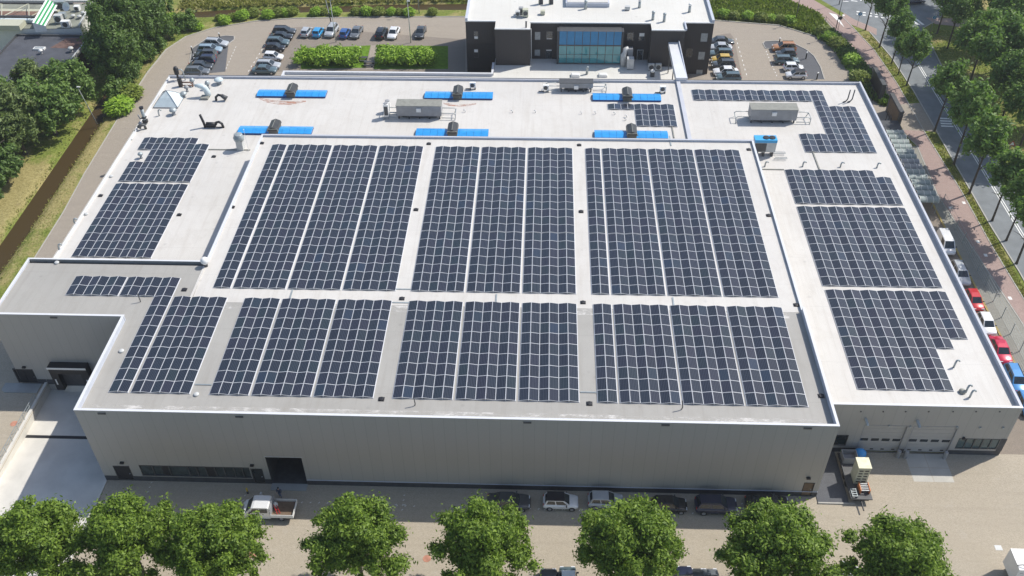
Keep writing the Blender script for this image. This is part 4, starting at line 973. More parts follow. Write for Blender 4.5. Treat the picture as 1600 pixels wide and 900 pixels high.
for a in ((740.5, 747, 49, 61, OY, 'glass', (.05, .35)), (740.5, 747.5, 76.5, 89, OY, 'glass', (.6, .95)), (836, 844, 50, 62, R0, 'glass_pale'), (854, 863, 49, 61, R0, 'glass', (.0, .08)), (835.5, 843.5, 77.5, 87, R0, 'glass_pale'), (853, 862, 77.5, 91, R0, 'glass', (.88, 1)),
          (980.5, 989, 51, 63.5, R0, 'glass'), (999, 1006.5, 51.5, 63, R0, 'glass', (.55, 1)), (1096, 1104.5, 52, 65, OY, 'glass_pale'), (1092, 1100, 81, 93, OY, 'glass_pale'), (1088.5, 1096.5, 109, 120, OY, 'glass_pale'), (1073, 1081, 76, 89, OY, 'glass')): office_window(*a)
x0, z1 = on_y(996, 77.5, R0); x1, z0 = on_y(1004, 93, R0); door(off, x0, x1, max(z0, AZ+.02), z1, R0-.1, M['glass'], M['lightgrey'])
# glass bay
GY = 87.0; x0, z1 = on_y(874, 49, GY); x1, z0 = on_y(968.5, 99.5, GY); z0 = max(AZ+.05, z0); zm = on_y(920, 71, GY)[1]
bay_ = MB().box(x0, x1, GY, R0-.01, z0-.02, z1+.02).build('glass_bay', M['dark'], off)
mb = MB(); n_ = 8
for i in range(n_):
    a, b_ = x0+(x1-x0)*i/n_+.05, x0+(x1-x0)*(i+1)/n_-.05
    mb.box(a, b_, GY-.03, GY-.01, zm+.12, z1, 1)
    mb.box(a, b_, GY-.03, GY-.01, z0+.1, (z0+zm)/2-.04, 0); mb.box(a, b_, GY-.03, GY-.01, (z0+zm)/2+.04, zm-.12, 0)
mb.build('glazing', [M['glass_teal'], M['glass_blue']], bay_)
MB().box(x0-.3, x1+.3, GY-.06, GY+.3, zm-.12, zm+.1).build('transom', M['dark'], bay_)
for xx in (x0-.35, x1+.05): MB().box(xx, xx+.3, GY-.05, GY+1.5, z0-.1, z1+.03).build('side_pier', M['plinth'], bay_)
# office roof items
OD = OZ-.04
def box_unit(px, py, z, sx, sy, sz, label, name='air_conditioner', m_='lightgrey', grill=True):
    c = g(px, py, z); t = thing(name, label, 'air conditioner' if 'air' in name else name.replace('_', ' '), c)
    MB().cbox((c[0], c[1], c[2]+.15), sx, sy, sz).build('casing', M[m_], t); MB().box(c[0]-sx*.4, c[0]-sx*.3, c[1]-sy*.4, c[1]+sy*.4, c[2], c[2]+.15).box(c[0]+sx*.3, c[0]+sx*.4, c[1]-sy*.4, c[1]+sy*.4, c[2], c[2]+.15).build('leg', M['dark'], t)
    if grill: MB().cyl((c[0], c[1]-sy/2-.005, c[2]+.15+sz/2), (c[0], c[1]-sy/2-.03, c[2]+.15+sz/2), min(sx, sz)*.4, None, 14).build('fan', M['dark'], t)
box_unit(821, 26, OD, 1.0, .9, 1.3, 'beige air conditioner on office roof, right one of a cluster', m_='cream'); box_unit(814, 22, OD, .8, .8, 1.1, 'grey air conditioner on office roof, rear one of a cluster', m_='grey'); box_unit(809, 25.5, OD, .8, .8, .9, 'small round fronted air conditioner on office roof, left one of a cluster')
box_unit(848, 22.5, OD, .8, .8, .6, 'small square vent box alone on the office roof', 'vent_box', 'cream', False)
box_unit(980, 15.5, OD, .9, .7, .6, 'low vent box right of the office roof lantern', 'vent_box', 'lightgrey', False)
for px, py, lab, nm in ((845.5, 7, 'left dark upright panel at the top of the office roof', 'panel'), (861.5, 7, 'right dark upright panel at the top of the office roof', 'panel')):
    c = g(px, py, OD); t = thing('upright_collector', lab, 'panel', c, 'dark upright panels'); MB().box(c[0]-.35, c[0]+.35, c[1], c[1]+.4, c[2], c[2]+2.0).build('body', M['plinth'], t); MB().box(c[0]-.5, c[0]-.35, c[1], c[1]+.4, c[2], c[2]+2.0).build('side', M['cream'], t)
a, b_ = g(884, 11, OD), g(952, 11, OD); t = thing('roof_lantern', 'raised white roof lantern at the centre of the office roof', 'roof lantern', ((a[0]+b_[0])/2, a[1], OD))
MB().box(a[0], b_[0], a[1], a[1]+6, OD, OD+.75).build('upstand', M['parapet'], t); MB().box(a[0]+.25, b_[0]-.25, a[1]+.25, a[1]+5.7, OD+.76, OD+.85).build('cover', M['roof_office'], t)
for px, py, lab in ((915, 14, 'pipe in front of the roof lantern'), (999, 12, 'white capped stack right of the roof lantern'), (1020, 31, 'left of two bent grey pipes on the office roof'), (1037.5, 34, 'right of two bent grey pipes on the office roof'), (1077, 19, 'white capped stack at the right end of the office roof')):
    c = g(px, py, OD); t = thing('vent_stack', lab, 'vent stack', c, 'vent stacks on the office roof'); MB().lathe([(.26, 0), (.24, 1.25)], c, 10).build('stem', M['zinc'], t, True); MB().lathe([(.28, 1.25), (.3, 1.55), (.15, 1.65)], c, 10).build('cap', M['white' if 'white' in lab else 'zinc'], t, True)
c = g(822, 43, OD); tag(MB().lathe([(.14, 0), (.14, 1.0), (.2, 1.1)], c, 8).build('pipe', M['dark']), 'short dark pipe at front edge of the left office block', 'pipe')
# annex roof machines
box_unit(984, 107, AZ, 1.2, 1.1, 1.9, 'white cabinet on the annex roof in front of the duct machine', 'cabinet_unit', 'lightgrey', False)
c = g(980, 101, AZ); t = thing('duct_machine', 'grey bent duct machine beside the office side door', 'duct machine', c)
MB().tube(rel(c, (0, .6, 2.9), (-.5, .4, 2.7), (-.8, 0, 1.9), (-.7, -.4, 0)), [.45, .5, .55, .55], 12).build('bent_duct', M['lightgrey'], t, True); MB().cbox((c[0]+.4, c[1]+.5, c[2]), .9, .9, 3.0).build('casing', M['grey'], t)
for px, lab in ((1017, 'left'), (1028, 'right')): box_unit(px, 110, AZ, 1.05, .5, 1.15, lab+' of two white fan units beside the covered passage')
c = g(917, 116, AZ); tag(MB().tube(rel(c, (0, 0, 0), (0, 0, 1.3), (.1, 0, 1.5)), .22, 10).build('vent_pipe', M['zinc'], smooth=True), 'grey vent pipe on the annex roof in front of the glass bay', 'pipe')
c = g(1019, 119, AZ); t = thing('motor_unit', 'white domed motor unit on the annex roof behind the wing', 'motor', c); MB().cbox(c, .7, .7, .8).build('base', M['dark'], t); MB().ell((c[0], c[1], c[2]+1.0), .4, .4, .3, 10, 6).build('dome', M['white'], t)
for px, lab in ((899, 'left'), (942, 'right')): c = g(px, 119, AZ); tag(MB().cbox(c, 1.5, 1.0, .35).cbox((c[0], c[1], c[2]+.35), 1.3, .8, .12).build('rooflight', M['white']), lab+' white flat rooflight on the annex behind the wing', 'rooflight', 'rooflights on the annex')
c = g(830, 95, AZ); tag(MB().tube(rel(c, (0, 0, 0), (0, 0, 2.2), (-.05, 0, 6.2)), .07, 6).build('drainpipe', M['white']), 'white drainpipe at the inner corner of the left office block', 'pipe')
# covered passage (white sloping top)
A = [at3(1049, 86, 8.6), at3(1066, 86, 8.6)]; y1, y0 = A[0][1], 72.9
t = thing('covered_passage', 'white sloping covered passage from the office to the wing roof', 'passage', (24.3, 76, 0))
mb = MB(); xa, xb_ = 23.35, 25.1; yb2 = 86.4
mb.add([(xa, y0, 7.2), (xb_, y0, 7.2), (xb_, yb2, 6.9), (xa, yb2, 6.9), (xa, y0, 8.15), (xb_, y0, 8.15), (xb_, yb2, 7.75), (xa, yb2, 7.75)], [(0, 3, 2, 1), (4, 5, 6, 7), (0, 1, 5, 4), (1, 2, 6, 5), (2, 3, 7, 6), (3, 0, 4, 7)])
mb.build('body', M['coping'], t); MB().box(xb_-.02, xb_+.12, y0, yb2, 7.3, 8.1).build('edge_rail', M['parapet'], t)
mb = MB(); [mb.box(xa+.1, xa+.25, yy_, yy_+.15, AZ, 7.0) for yy_ in (78, 84)]; mb.build('post', M['dark'], t)
# ---------------------------------------------------------------- vehicles
KIND = dict(  # length, width, height, rear base, rear roof, front roof, front base, belt, hood
    hatch=(3.75, 1.66, 1.48, -.455, -.37, .07, .255, .90, .86), sedan=(4.65, 1.82, 1.45, -.35, -.20, .09, .25, .90, .86),
    estate=(4.6, 1.80, 1.50, -.475, -.40, .09, .255, .92, .88), suv=(4.45, 1.86, 1.66, -.475, -.39, .08, .25, 1.02, .98),
    van=(4.4, 1.80, 1.86, -.492, -.47, .20, .36, 1.02, .98))
def car_proto(kind):
    L, W, H, rb_, rr, fr_, fb, belt, hood = KIND[kind]
    root = bpy.data.objects.new('car', None); COL.objects.link(root); root.empty_display_size = .3
    hw = W/2
    st = [(-.5, .80, .40, .66), (-.485, .90, .28, belt-.10), (-.44, .97, .24, belt-.02), (-.30, 1.0, .20, belt+.02), (0, 1.0, .18, belt+.02), (.20, 1.0, .18, belt+.0), (.30, .99, .20, hood), (.42, .96, .22, hood-.09), (.475, .87, .26, hood-.20), (.5, .72, .38, .56)]
    vs = []; n = 11
    for x, wf, zb, zs in st:
        w_ = hw*wf
        half = [(0, zb), (w_*.86, zb), (w_*.97, zb+.12), (w_, (zb+zs)/2), (w_*.96, zs-.05), (w_*.84, zs)]
        prof = [(-a, b) for a, b in half[:0:-1]]+half
        vs += [(x*L, y, z) for y, z in prof]
    m0 = len(half)*2-1
    fs = [(j*m0+i, j*m0+(i+1) % m0, (j+1)*m0+(i+1) % m0, (j+1)*m0+i) for j in range(len(st)-1) for i in range(m0)]
    fs += [tuple(reversed(range(m0))), tuple(range((len(st)-1)*m0, len(st)*m0))]
    mb = MB().add(vs, fs)
    bt, rf = hw*.90, hw*.72
    B = [(rb_*L, -bt*.97, belt-.01), (fb*L, -bt, belt-.04), (fb*L, bt, belt-.04), (rb_*L, bt*.97, belt-.01)]
    T = [(rr*L, -rf*.97, H-.03), (fr_*L, -rf, H-.03), (fr_*L, rf, H-.03), (rr*L, rf*.97, H-.03)]
    xm = (rr+fr_)/2*L
    g2 = MB().add(B+T+[(xm, -rf*.6, H+.015), (xm, rf*.6, H+.015)], [(0, 1, 5, 4), (1, 2, 6, 5), (2, 3, 7, 6), (3, 0, 4, 7), (4, 5, 8), (5, 6, 9, 8), (6, 7, 9), (7, 4, 8, 9)])
    mb.add(g2.v, g2.f)
    me = mb.mesh('body', [CAR['white']]); 
    for p in me.polygons: p.use_smooth = p.index < len(fs)-2
    body = link('body', me, root); body.material_slots[0].link = 'OBJECT'; body.material_slots[0].material = CAR['white']
    def pane(a, b, c, d, u0, u1, v0, v1, off=.012):
        a, b, c, d = map(Vector, (a, b, c, d))
        P = lambda u, v: a.lerp(b, u).lerp(d.lerp(c, u), v)
        nrm = (b-a).cross(d-a).normalized()*off
        return [P(u0, v0)+nrm, P(u1, v0)+nrm, P(u1, v1)+nrm, P(u0, v1)+nrm]
    def pan(name, q, parent=None, m_=None):
        o = link(name, MB().add(q, [(0, 1, 2, 3)]).mesh(name, [m_ or M['glass']]), root); return o
    pan('windscreen', pane(B[1], B[2], T[2], T[1], .07, .93, .06, .95))
    pan('rear_window', pane(B[3], B[0], T[0], T[3], .12, .88, .22 if kind != 'sedan' else .08, .9))
    for s0, s1, t1, t0, sg in ((B[0], B[1], T[1], T[0], 1), (B[2], B[3], T[3], T[2], 2)):
        segs = ((.06, .44), (.49, .92)) if kind != 'van' else (((.62, .92),) if sg == 1 else ((.08, .38),))
        for u0, u1 in segs: pan('side_window', pane(s0, s1, t1, t0, u0, u1, .12, .86))
    if kind in ('suv', 'estate'):
        mb = MB(); [mb.box(rr*L+.1, fr_*L-.1, s*rf*.9-.03, s*rf*.9+.03, H-.02, H+.05) for s in (-1, 1)]; link('roof_rail', mb.mesh('roof_rail', [M['dark']]), root)
    wr = .31 if kind != 'suv' else .35
    wm = MB().cyl((0, -.1, 0), (0, .1, 0), wr, None, 16).mesh('wheel', [M['rubber']]); rm = MB().cyl((0, -.012, 0), (0, .012, 0), wr*.62, None, 12).mesh('rim', [M['alloy']])
    for x in (-.31*L, .315*L):
        for s in (-1, 1):
            o = link('wheel', wm, root, (x, s*(hw-.075), wr)); link('rim', rm, o, (0, s*.105, 0))
            # dark arch round the wheel
    for s in (-1, 1):
        link('headlight', MB().cbox((0, 0, -.08), .10, .36, .15).mesh('headlight', [M['lamp_glass']]), root, (.468*L, s*hw*.62, hood-.24))
        link('tail_light', MB().cbox((0, 0, -.1), .07, .22, .24).mesh('tail_light', [M['tail']]), root, (-.487*L, s*hw*.70, belt-.18))
        link('mirror', MB().cbox((0, 0, -.06), .12, .2, .13).mesh('mirror', [M['dark']]), root, (fb*L-.35, s*(hw+.08), belt+.02))
    link('bumper', MB().cbox((0, 0, 0), .06, W*.62, .2).mesh('bumper', [M['black']]), root, (.488*L, 0, .34))
    return root
PROTO = {}; USED = {}
ncar = [0]
def car(px, py, kind, col, deg, label, group, roof_col=None, z=.5):
    """px, py = centre of the body in the photograph, deg = heading of the nose (0 = +x)"""
    x, y = at(px, py, z+.15)
    if kind not in PROTO:
        PROTO[kind] = car_proto(kind); r = PROTO[kind]
    else:
        r = None
    src = PROTO[kind]
    if r is None:
        r = dup(src, (0, 0, 0))
    r.name = 'parked_car' if kind != 'van' else 'parked_van'
    r.location = (x, y, .02); r.rotation_euler = (0, 0, R(deg))
    for ch in r.children:
        if ch.name.startswith('body'): ch.material_slots[0].link = 'OBJECT'; ch.material_slots[0].material = CAR[col]
    tag(r, label, 'van' if kind == 'van' else 'car', group)
    if roof_col:
        L, W, H, rb_, rr, fr_, fb, belt, hood = KIND[kind]
        link('roof_panel', MB().box(rr*L-.05, fr_*L+.1, -W*.36, W*.36, H-.025, H+.03).mesh('roof_panel', [roof_col]), r)
    return r
gA = 'cars in the left row of the rear car park'
for a in ((338, 67, 'estate', 'silver', -6, 'silver estate car with roof rails at the rear end of the leftmost row'), (328, 76.5, 'estate', 'pale_blue', 0, 'pale blue grey estate second from the rear in the leftmost row'), (321, 85.5, 'suv', 'dark_grey', 180, 'dark grey car with red tail lights in the leftmost row'),
          (319, 94, 'suv', 'navy', 180, 'dark navy car fourth from the rear in the leftmost row'), (313, 102.5, 'sedan', 'dark_grey', 2, 'dark grey sedan fifth from the rear in the leftmost row'), (308, 111, 'estate', 'grey', 2, 'grey car nearest the warehouse in the leftmost row')): car(*a, gA)
gB = 'cars in the second row of the rear car park'
for a in ((444, 48, 'estate', 'dark_grey', 0, 'dark grey estate at the rear end of the second row'), (439, 56.5, 'sedan', 'black', 0, 'black sedan second from the rear in the second row'), (434, 66, 'suv', 'teal_grey', 0, 'dark teal grey estate third from the rear in the second row'), (430, 74, 'hatch', 'black', 0, 'small black hatchback directly behind the white hatchback'),
          (427, 88, 'hatch', 'white', -4, 'white hatchback with black windows in the second row'), (419, 101, 'estate', 'silver', -2, 'silver car between the white hatchback and the roof edge'), (413, 108.5, 'sedan', 'teal_grey', 0, 'dark grey sedan nearest the warehouse in the second row')): car(*a, gB)
gC = 'cars in the rear row facing the hedges'
for a in ((479, 49, 'hatch', 'silver', 84, 'silver hatchback seen from behind at left end of rear row'), (497, 49.5, 'hatch', 'bright_blue', 84, 'bright sky blue hatchback in the rear row'), (518, 48, 'suv', 'silver', -98, 'large silver car with roof box facing the hedge'), (539, 51, 'hatch', 'blue', 84, 'deep blue hatchback in the rear row'),
          (557, 49.5, 'sedan', 'grey', -96, 'grey sedan facing the hedge next to the blue hatchback'), (596, 51, 'suv', 'black', 84, 'black hatchback left of the white sedan in rear row'), (615, 50.5, 'sedan', 'white', -96, 'white sedan facing the hedge in the rear row'), (657, 49.5, 'sedan', 'dark_grey', -93, 'dark grey sedan parked alone at the right of the rear row')): car(*a, gC)
gD = 'cars beside the dark office'
for a in ((1128, 64, 'sedan', 'dark_grey', 0, 'dark grey sedan at the rear end of the row beside the office'), (1125, 73.5, 'sedan', 'silver', 180, 'silver sedan second from rear beside the office'), (1126, 83, 'estate', 'teal_grey', 180, 'dark car just behind the yellow car by the office'), (1127, 92, 'hatch', 'yellow', 180, 'yellow hatchback beside the office'),
          (1130, 101, 'suv', 'dark_grey', 180, 'dark car between the yellow and white cars by the office'), (1134, 111, 'sedan', 'white', 180, 'white sedan with dark sunroof beside the office'), (1138, 120, 'estate', 'teal_grey', 180, 'dark grey car nearest the roof edge beside the office')): car(*a, gD)
gE = 'cars in the right bay of the rear car park'
for a in ((1225, 74, 'suv', 'orange', 180, 'orange brown car at the rear of the right bay'), (1228, 83, 'hatch', 'dark_grey', 180, 'dark grey hatchback just below the orange car'), (1229, 93.5, 'estate', 'teal_grey', 0, 'dark estate car in the middle of the right bay'), (1240, 105, 'hatch', 'white', 0, 'white hatchback behind the black roofed white car'),): car(*a, gE)
car(1244, 116, 'hatch', 'white', 180, 'white car with a black roof nearest the wing in right bay', gE, M['black'])
gF = 'vehicles along the right side lane'
for a in ((1478, 379, 'van', 'white', -91, 'white van at the rear of the row along right lane'), (1501, 425, 'estate', 'silver', -91, 'silver car just in front of the white van'), (1523, 467, 'hatch', 'red', -90, 'red hatchback between the silver and white cars'), (1542, 504, 'hatch', 'white', -91, 'white hatchback between two red cars on the lane'), (1564, 544, 'sedan', 'crimson', -92, 'crimson saloon in front of the white hatchback'), (1588, 590, 'estate', 'mid_blue', -92, 'blue car near the front right corner of the wing'), (1605, 629, 'hatch', 'mid_blue', -92, 'blue hatchback half cut by the right picture edge')): car(*a, gF, None, .7)
gG = 'cars parked along the front facade'
for a in ((795, 783, 'sedan', 'dark_grey', 0, 'dark grey sedan behind the middle front tree, leftmost of facade row'), (946, 781, 'hatch', 'silver', 0, 'silver hatchback partly behind a front tree by the facade'), (1046, 788, 'hatch', 'black', 0, 'small black hatchback right of a tree along the facade'), (1119, 789, 'suv', 'navy', 0, 'dark navy estate parked along the facade'), (1199, 786, 'sedan', 'black', 0, 'black car half hidden by the tree near the hall corner')): car(*a, gG)
car(876, 783, 'hatch', 'white', 0, 'small white hatchback with black glass roof along the facade', gG, M['black'])
gH = 'vehicles parked under the front trees'
for a in ((1072, 916, 'sedan', 'navy', 92, 'dark blue car tail under the third tree from the right'), (1094, 920, 'sedan', 'dark_grey', 92, 'dark grey car between two front trees'), (1113, 914, 'hatch', 'grey', 92, 'grey hatchback touching the shade of the second tree'), (858, 920, 'sedan', 'dark_grey', 92, 'dark grey car beside the green and white van'), (1332, 902, 'hatch', 'white', 92, 'white car glimpsed under the rightmost pair of trees')): car(*a, gH)
car(888, 916, 'van', 'teal_grey', 92, 'green grey van with white roof under the middle tree', gH, M['white'])
car(1428, 0, 'sedan', 'navy', 10, 'dark car driving on the road at the upper right', None)

# pickup truck with crew cab
x, y = at(421, 797, .6)
pk = thing('pickup_truck', 'white crew cab pickup truck with an open brown load bed', 'truck', (x, y, .02))
def lp(mb, name, m_, smooth=False, parent=pk):
    o = bpy.data.objects.new(name, mb.mesh(name, m_ if isinstance(m_, list) else [m_], smooth=smooth)); COL.objects.link(o); o.parent = parent; return o
S = -1   # nose to -x
mb = MB(); prof = [(-2.75, .35), (-2.78, .7), (-2.62, 1.02), (-2.2, 1.18), (-1.55, 1.95), (-1.3, 2.02), (.15, 2.02), (.28, 1.9), (.3, .35)]
hw = .92
vs = [(a, -hw*(1 if b < 1.3 else .88), b) for a, b in prof]+[(a, hw*(1 if b < 1.3 else .88), b) for a, b in prof]; n_ = len(prof)
mb.add(vs, [tuple(range(n_)), tuple(reversed(range(n_, 2*n_)))]+[(i, i+n_, (i+1) % n_+n_, (i+1) % n_) for i in range(n_)]); lp(mb, 'cab', CAR['white'])
mb = MB().add([(-2.24, -.74, 1.20), (-2.24, .74, 1.20), (-1.60, .70, 1.93), (-1.60, -.70, 1.93)], [(0, 3, 2, 1)]); [setattr(mb, 'v', [(a-.02, b, c+.02) for a, b, c in mb.v])]; lp(mb, 'windscreen', M['glass'])
for s in (-1, 1):
    for xa, xb2, xt in ((-1.75, -.78, -1.42), (-.68, .12, -.68)):
        q = [(xa, s*(hw-.03), 1.28), (xb2, s*(hw-.03), 1.28), (xb2, s*(hw-.085), 1.85), (xt, s*(hw-.085), 1.85)]
        lp(MB().add([(a, b+s*.012, c) for a, b, c in q], [(0, 1, 2, 3) if s < 0 else (3, 2, 1, 0)]), 'side_window', M['glass'])
    lp(MB().cbox((-1.75, s*1.06, 1.2), .12, .2, .3), 'mirror', M['black']); lp(MB().cbox((-2.74, s*.66, .72), .12, .3, .16), 'headlight', M['lamp_glass'])
    for xw in (-1.95, 1.45):
        o = lp(MB().cyl((xw, s*.72, .34), (xw, s*.92, .34), .34, None, 16), 'wheel', M['rubber']); lp(MB().cyl((xw, s*.921, .34), (xw, s*.93, .34), .2, None, 12), 'rim', M['alloy'], parent=o)
lp(MB().box(.42, 2.75, -1.0, 1.0, .72, .80), 'bed_floor', M['timber'])
mb = MB(); mb.box(.38, 2.79, -1.04, -1.0, .7, 1.18).box(.38, 2.79, 1.0, 1.04, .7, 1.18).box(2.75, 2.79, -1.0, 1.0, .7, 1.18); lp(mb, 'drop_side', M['white'])
lp(MB().box(.38, .44, -1.0, 1.0, .7, 1.75).tube([(.42, -.9, 1.75), (.42, -.9, 2.0), (.42, .9, 2.0), (.42, .9, 1.75)], .035, 6), 'headboard', M['grey'])
lp(MB().box(-.2, 2.7, -.45, .45, .4, .7), 'chassis', M['black'])
t = thing('hand_cart', 'folded red hand cart lying in the pickup bed', 'cart', (x+.85, y-.35, .83))
mb = MB(); mb.tube([(x+.55, y+.1, 1.45), (x+1.05, y-.65, .86)], .04, 6).tube([(x+.8, y+.2, 1.45), (x+1.3, y-.55, .86)], .04, 6).tube([(x+.85, y-.3, 1.1), (x+1.1, y-.2, 1.1)], .03, 6); mb.build('frame', M['tail'], t)
MB().ell((x+.7, y+.25, 1.25), .28, .25, .4, 10, 6).build('sack', M['lightgrey'], t, True)

# person walking in the yard
def person(px, py, label):
    x, y = at(px, py, 0)
    root = thing('person', label, 'person', (x, y, .012))
    V = [(0, 0, .92), (0, 0, 1.15), (0, -.01, 1.38), (0, -.03, 1.52), (0, -.05, 1.66), (.0, -.05, 1.76),
         (.10, 0, .88), (.12, -.10, .50), (.12, .02, .09), (.13, -.12, .05), (-.10, 0, .88), (-.12, .08, .50), (-.12, .24, .10), (-.13, .12, .05),
         (.20, 0, 1.40), (.27, .04, 1.14), (.24, -.16, .98), (.22, -.24, .95), (-.20, 0, 1.40), (-.27, .06, 1.14), (-.25, -.10, .95), (-.24, -.17, .90)]
    Ed = [(0, 1), (1, 2), (2, 3), (3, 4), (4, 5), (0, 6), (6, 7), (7, 8), (8, 9), (0, 10), (10, 11), (11, 12), (12, 13), (2, 14), (14, 15), (15, 16), (16, 17), (2, 18), (18, 19), (19, 20), (20, 21)]
    rad = [(.17, .12), (.155, .11), (.18, .12), (.06, .06), (.10, .115), (.075, .085), (.10, .10), (.07, .07), (.05, .05), (.045, .035), (.10, .10), (.07, .07), (.05, .05), (.045, .035),
           (.075, .075), (.05, .05), (.038, .038), (.04, .03), (.075, .075), (.05, .05), (.038, .038), (.04, .03)]
    me = bpy.data.meshes.new('body'); me.from_pydata(V, Ed, []); o = bpy.data.objects.new('body', me); COL.objects.link(o)
    sk = o.modifiers.new('s', 'SKIN'); sb_ = o.modifiers.new('u', 'SUBSURF'); sb_.levels = 2; sb_.render_levels = 2
    for i, v in enumerate(me.skin_vertices[0].data): v.radius = rad[i]; v.use_root = (i == 0)
    dg = bpy.context.evaluated_depsgraph_get(); dg.update(); m2 = bpy.data.meshes.new_from_object(o.evaluated_get(dg)); m2.name = 'body'
    o.modifiers.clear(); o.data = m2; m2.materials.clear()
    for k_ in ('skin', 'jacket', 'denim', 'black'): m2.materials.append(M[k_])
    for p in m2.polygons:
        z = p.center.z; p.use_smooth = True
        p.material_index = 3 if z < .1 else (2 if z < .93 and abs(p.center.x) < .21 else (1 if z < 1.50 and not (z < 1.0 and abs(p.center.x) > .21) else 0))
    o.parent = root
    h = bpy.data.objects.new('hair', MB().ell((0, -.035, 1.735), .105, .12, .10, 12, 8).mesh('hair', [M['black']], smooth=True)); COL.objects.link(h); h.parent = root
    return root
person(438.5, 777.5, 'person in dark jacket and blue jeans walking behind the pickup truck')
c = at3(387.5, 771, 0); t = thing('bollard_post', 'small yellow and black post near the left windows', 'post', c); MB().lathe([(.1, 0), (.1, .45)], c, 8).build('base', M['black'], t); MB().lathe([(.1, .45), (.1, .9), (.05, .95)], c, 8).build('top', M['yellow'], t)
c = at3(411, 783, 0); t = thing('sign_panel', 'narrow upright pale panel standing behind the pickup cab', 'sign', c); MB().cbox((c[0], c[1], .1), .18, .35, 1.3).build('panel', M['lightgrey'], t); MB().cbox((c[0]+.1, c[1]-.05, 0), .6, .5, .14).build('foot', M['black'], t)

# flatbed trailer loaded with cream cabinet, drawbar to the front
bx, by = at(1338, 742, .8); 
t = thing('flatbed_trailer', 'long dark flatbed trailer beside the hall corner', 'trailer', (bx, by, 0))
TX0, TX1, TY0, TY1 = 35.0, 37.3, -4.6, 1.6
mb = MB().box(TX0, TX1, TY0, TY1, .72, .86); mb.box(TX0, TX0+.08, TY0, TY1, .86, 1.0); mb.build('deck', M['dark'], t)
MB().box(TX0+.3, TX1-.3, TY0+.1, TY1-.1, .45, .72).build('chassis', M['black'], t)
for yy_ in (-2.2, -1.2):
    for xx in (TX0+.1, TX1-.3): o = MB().cyl((xx, yy_, .38), (xx+.22, yy_, .38), .38, None, 14).build('wheel', M['rubber'], t)
MB().tube([(36.15, TY0, .55), (36.15, TY0-1.2, .5)], .08, 6).build('drawbar', M['black'], t)
c = (36.3, -1.9, .86); t = thing('cream_cabinet', 'tall cream machine cabinet with dark vents standing on the trailer', 'cabinet', c)
MB().box(35.75, 37.05, -2.6, -1.2, .86, 3.5).build('body', M['cream'], t)
mb = MB()
for i in range(5):
    for xx in (35.9, 36.5): mb.box(xx, xx+.4, -2.63, -2.595, 1.2+i*.44, 1.34+i*.44)
mb.build('vent_slots', M['black'], t); MB().box(35.71, 37.09, -2.64, -1.16, 3.5, 3.56).build('lid', mat('pale_yellow_lid', (.72, .70, .50), .5), t)
c = (36.6, -3.6, .86); t = thing('pallet_frame', 'orange edged pallet frame on the trailer in front of the cream cabinet', 'pallet', c)
mb = MB(); [mb.box(36.15, 37.05, -3.9+i*.28, -3.78+i*.28, 1.35, 1.42) for i in range(4)]; mb.build('slats', M['lightgrey'], t)
mb = MB(); [mb.box(xx, xx+.08, -3.95, -2.85, .86, 1.5) for xx in (36.08, 37.04)]; mb.build('side_frame', M['orange'], t)
c = (35.4, -4.3, .86); t = thing('rack_frame', 'small dark metal rack at the front of the trailer', 'rack', c); mb = MB()
for i in range(4): mb.box(35.15, 35.75, -4.45+i*.3, -4.36+i*.3, 1.1, 1.15)
for xx in (35.16, 35.69): mb.box(xx, xx+.06, -4.45, -3.4, .86, 1.12)
mb.build('frame', M['zinc'], t)
c = at3(1347, 772, 0); tag(MB().lathe([(.55, 0), (.58, .05), (.55, .9), (.5, .98)], c, 14).build('barrel', M['dark']), 'dark round barrel standing at the front end of the trailer', 'barrel')
x, y, z = 37.0, .7, .86; t = thing('grey_crate', 'open grey crate on the rear of the trailer', 'crate', (x-.8, y, z)); mb = MB(); mb.box(35.2, 36.8, .1, 1.4, .86, .95).box(35.2, 35.28, .1, 1.4, .95, 1.7).box(36.72, 36.8, .1, 1.4, .95, 1.7).box(35.28, 36.72, .1, .18, .95, 1.7).box(35.28, 36.72, 1.32, 1.4, .95, 1.7); mb.build('body', M['grey'], t)
c = at3(1342, 714, .3); tag(MB().ell((c[0], c[1]+.1, .75), .75, .6, .72, 14, 9).lathe([(.6, 0), (.65, .4)], (c[0], c[1]+.1, .02), 12).build('tarpaulin_bundle', M['blue'], smooth=True), 'bright blue tarpaulin bundle behind the trailer', 'tarpaulin')
c = at3(1317, 716, 0); t = thing('machine_cart', 'dark green machine cart with rubber wheels by the hall side', 'cart', c)
MB().box(c[0]-.3, c[0]+1.6, c[1]-.1, c[1]+.6, .5, .8).build('frame', M['dark_green'], t); [MB().cyl((c[0]+dx, c[1]-.15, .42), (c[0]+dx, c[1]+.1, .42), .42, None, 14).build('wheel', M['rubber'], t) for dx in (0, 1.4)]
t = thing('rail_stack', 'stack of grey steel rails against the hall side wall', 'rails', (32.9, .9, 0)); MB().box(31.9, 33.9, .8, .95, .05, .3).box(31.9, 33.9, 1.15, 1.3, .05, .3).build('rail', M['grey'], t)
struct(MB().box(31.72, 35.0, -4.55, 2.4, .0, .10).build('loading_slab', M['bay']))
struct(MB().box(31.72, 35.6, -4.72, -4.56, 0, .16).build('kerb', M['kerb']))
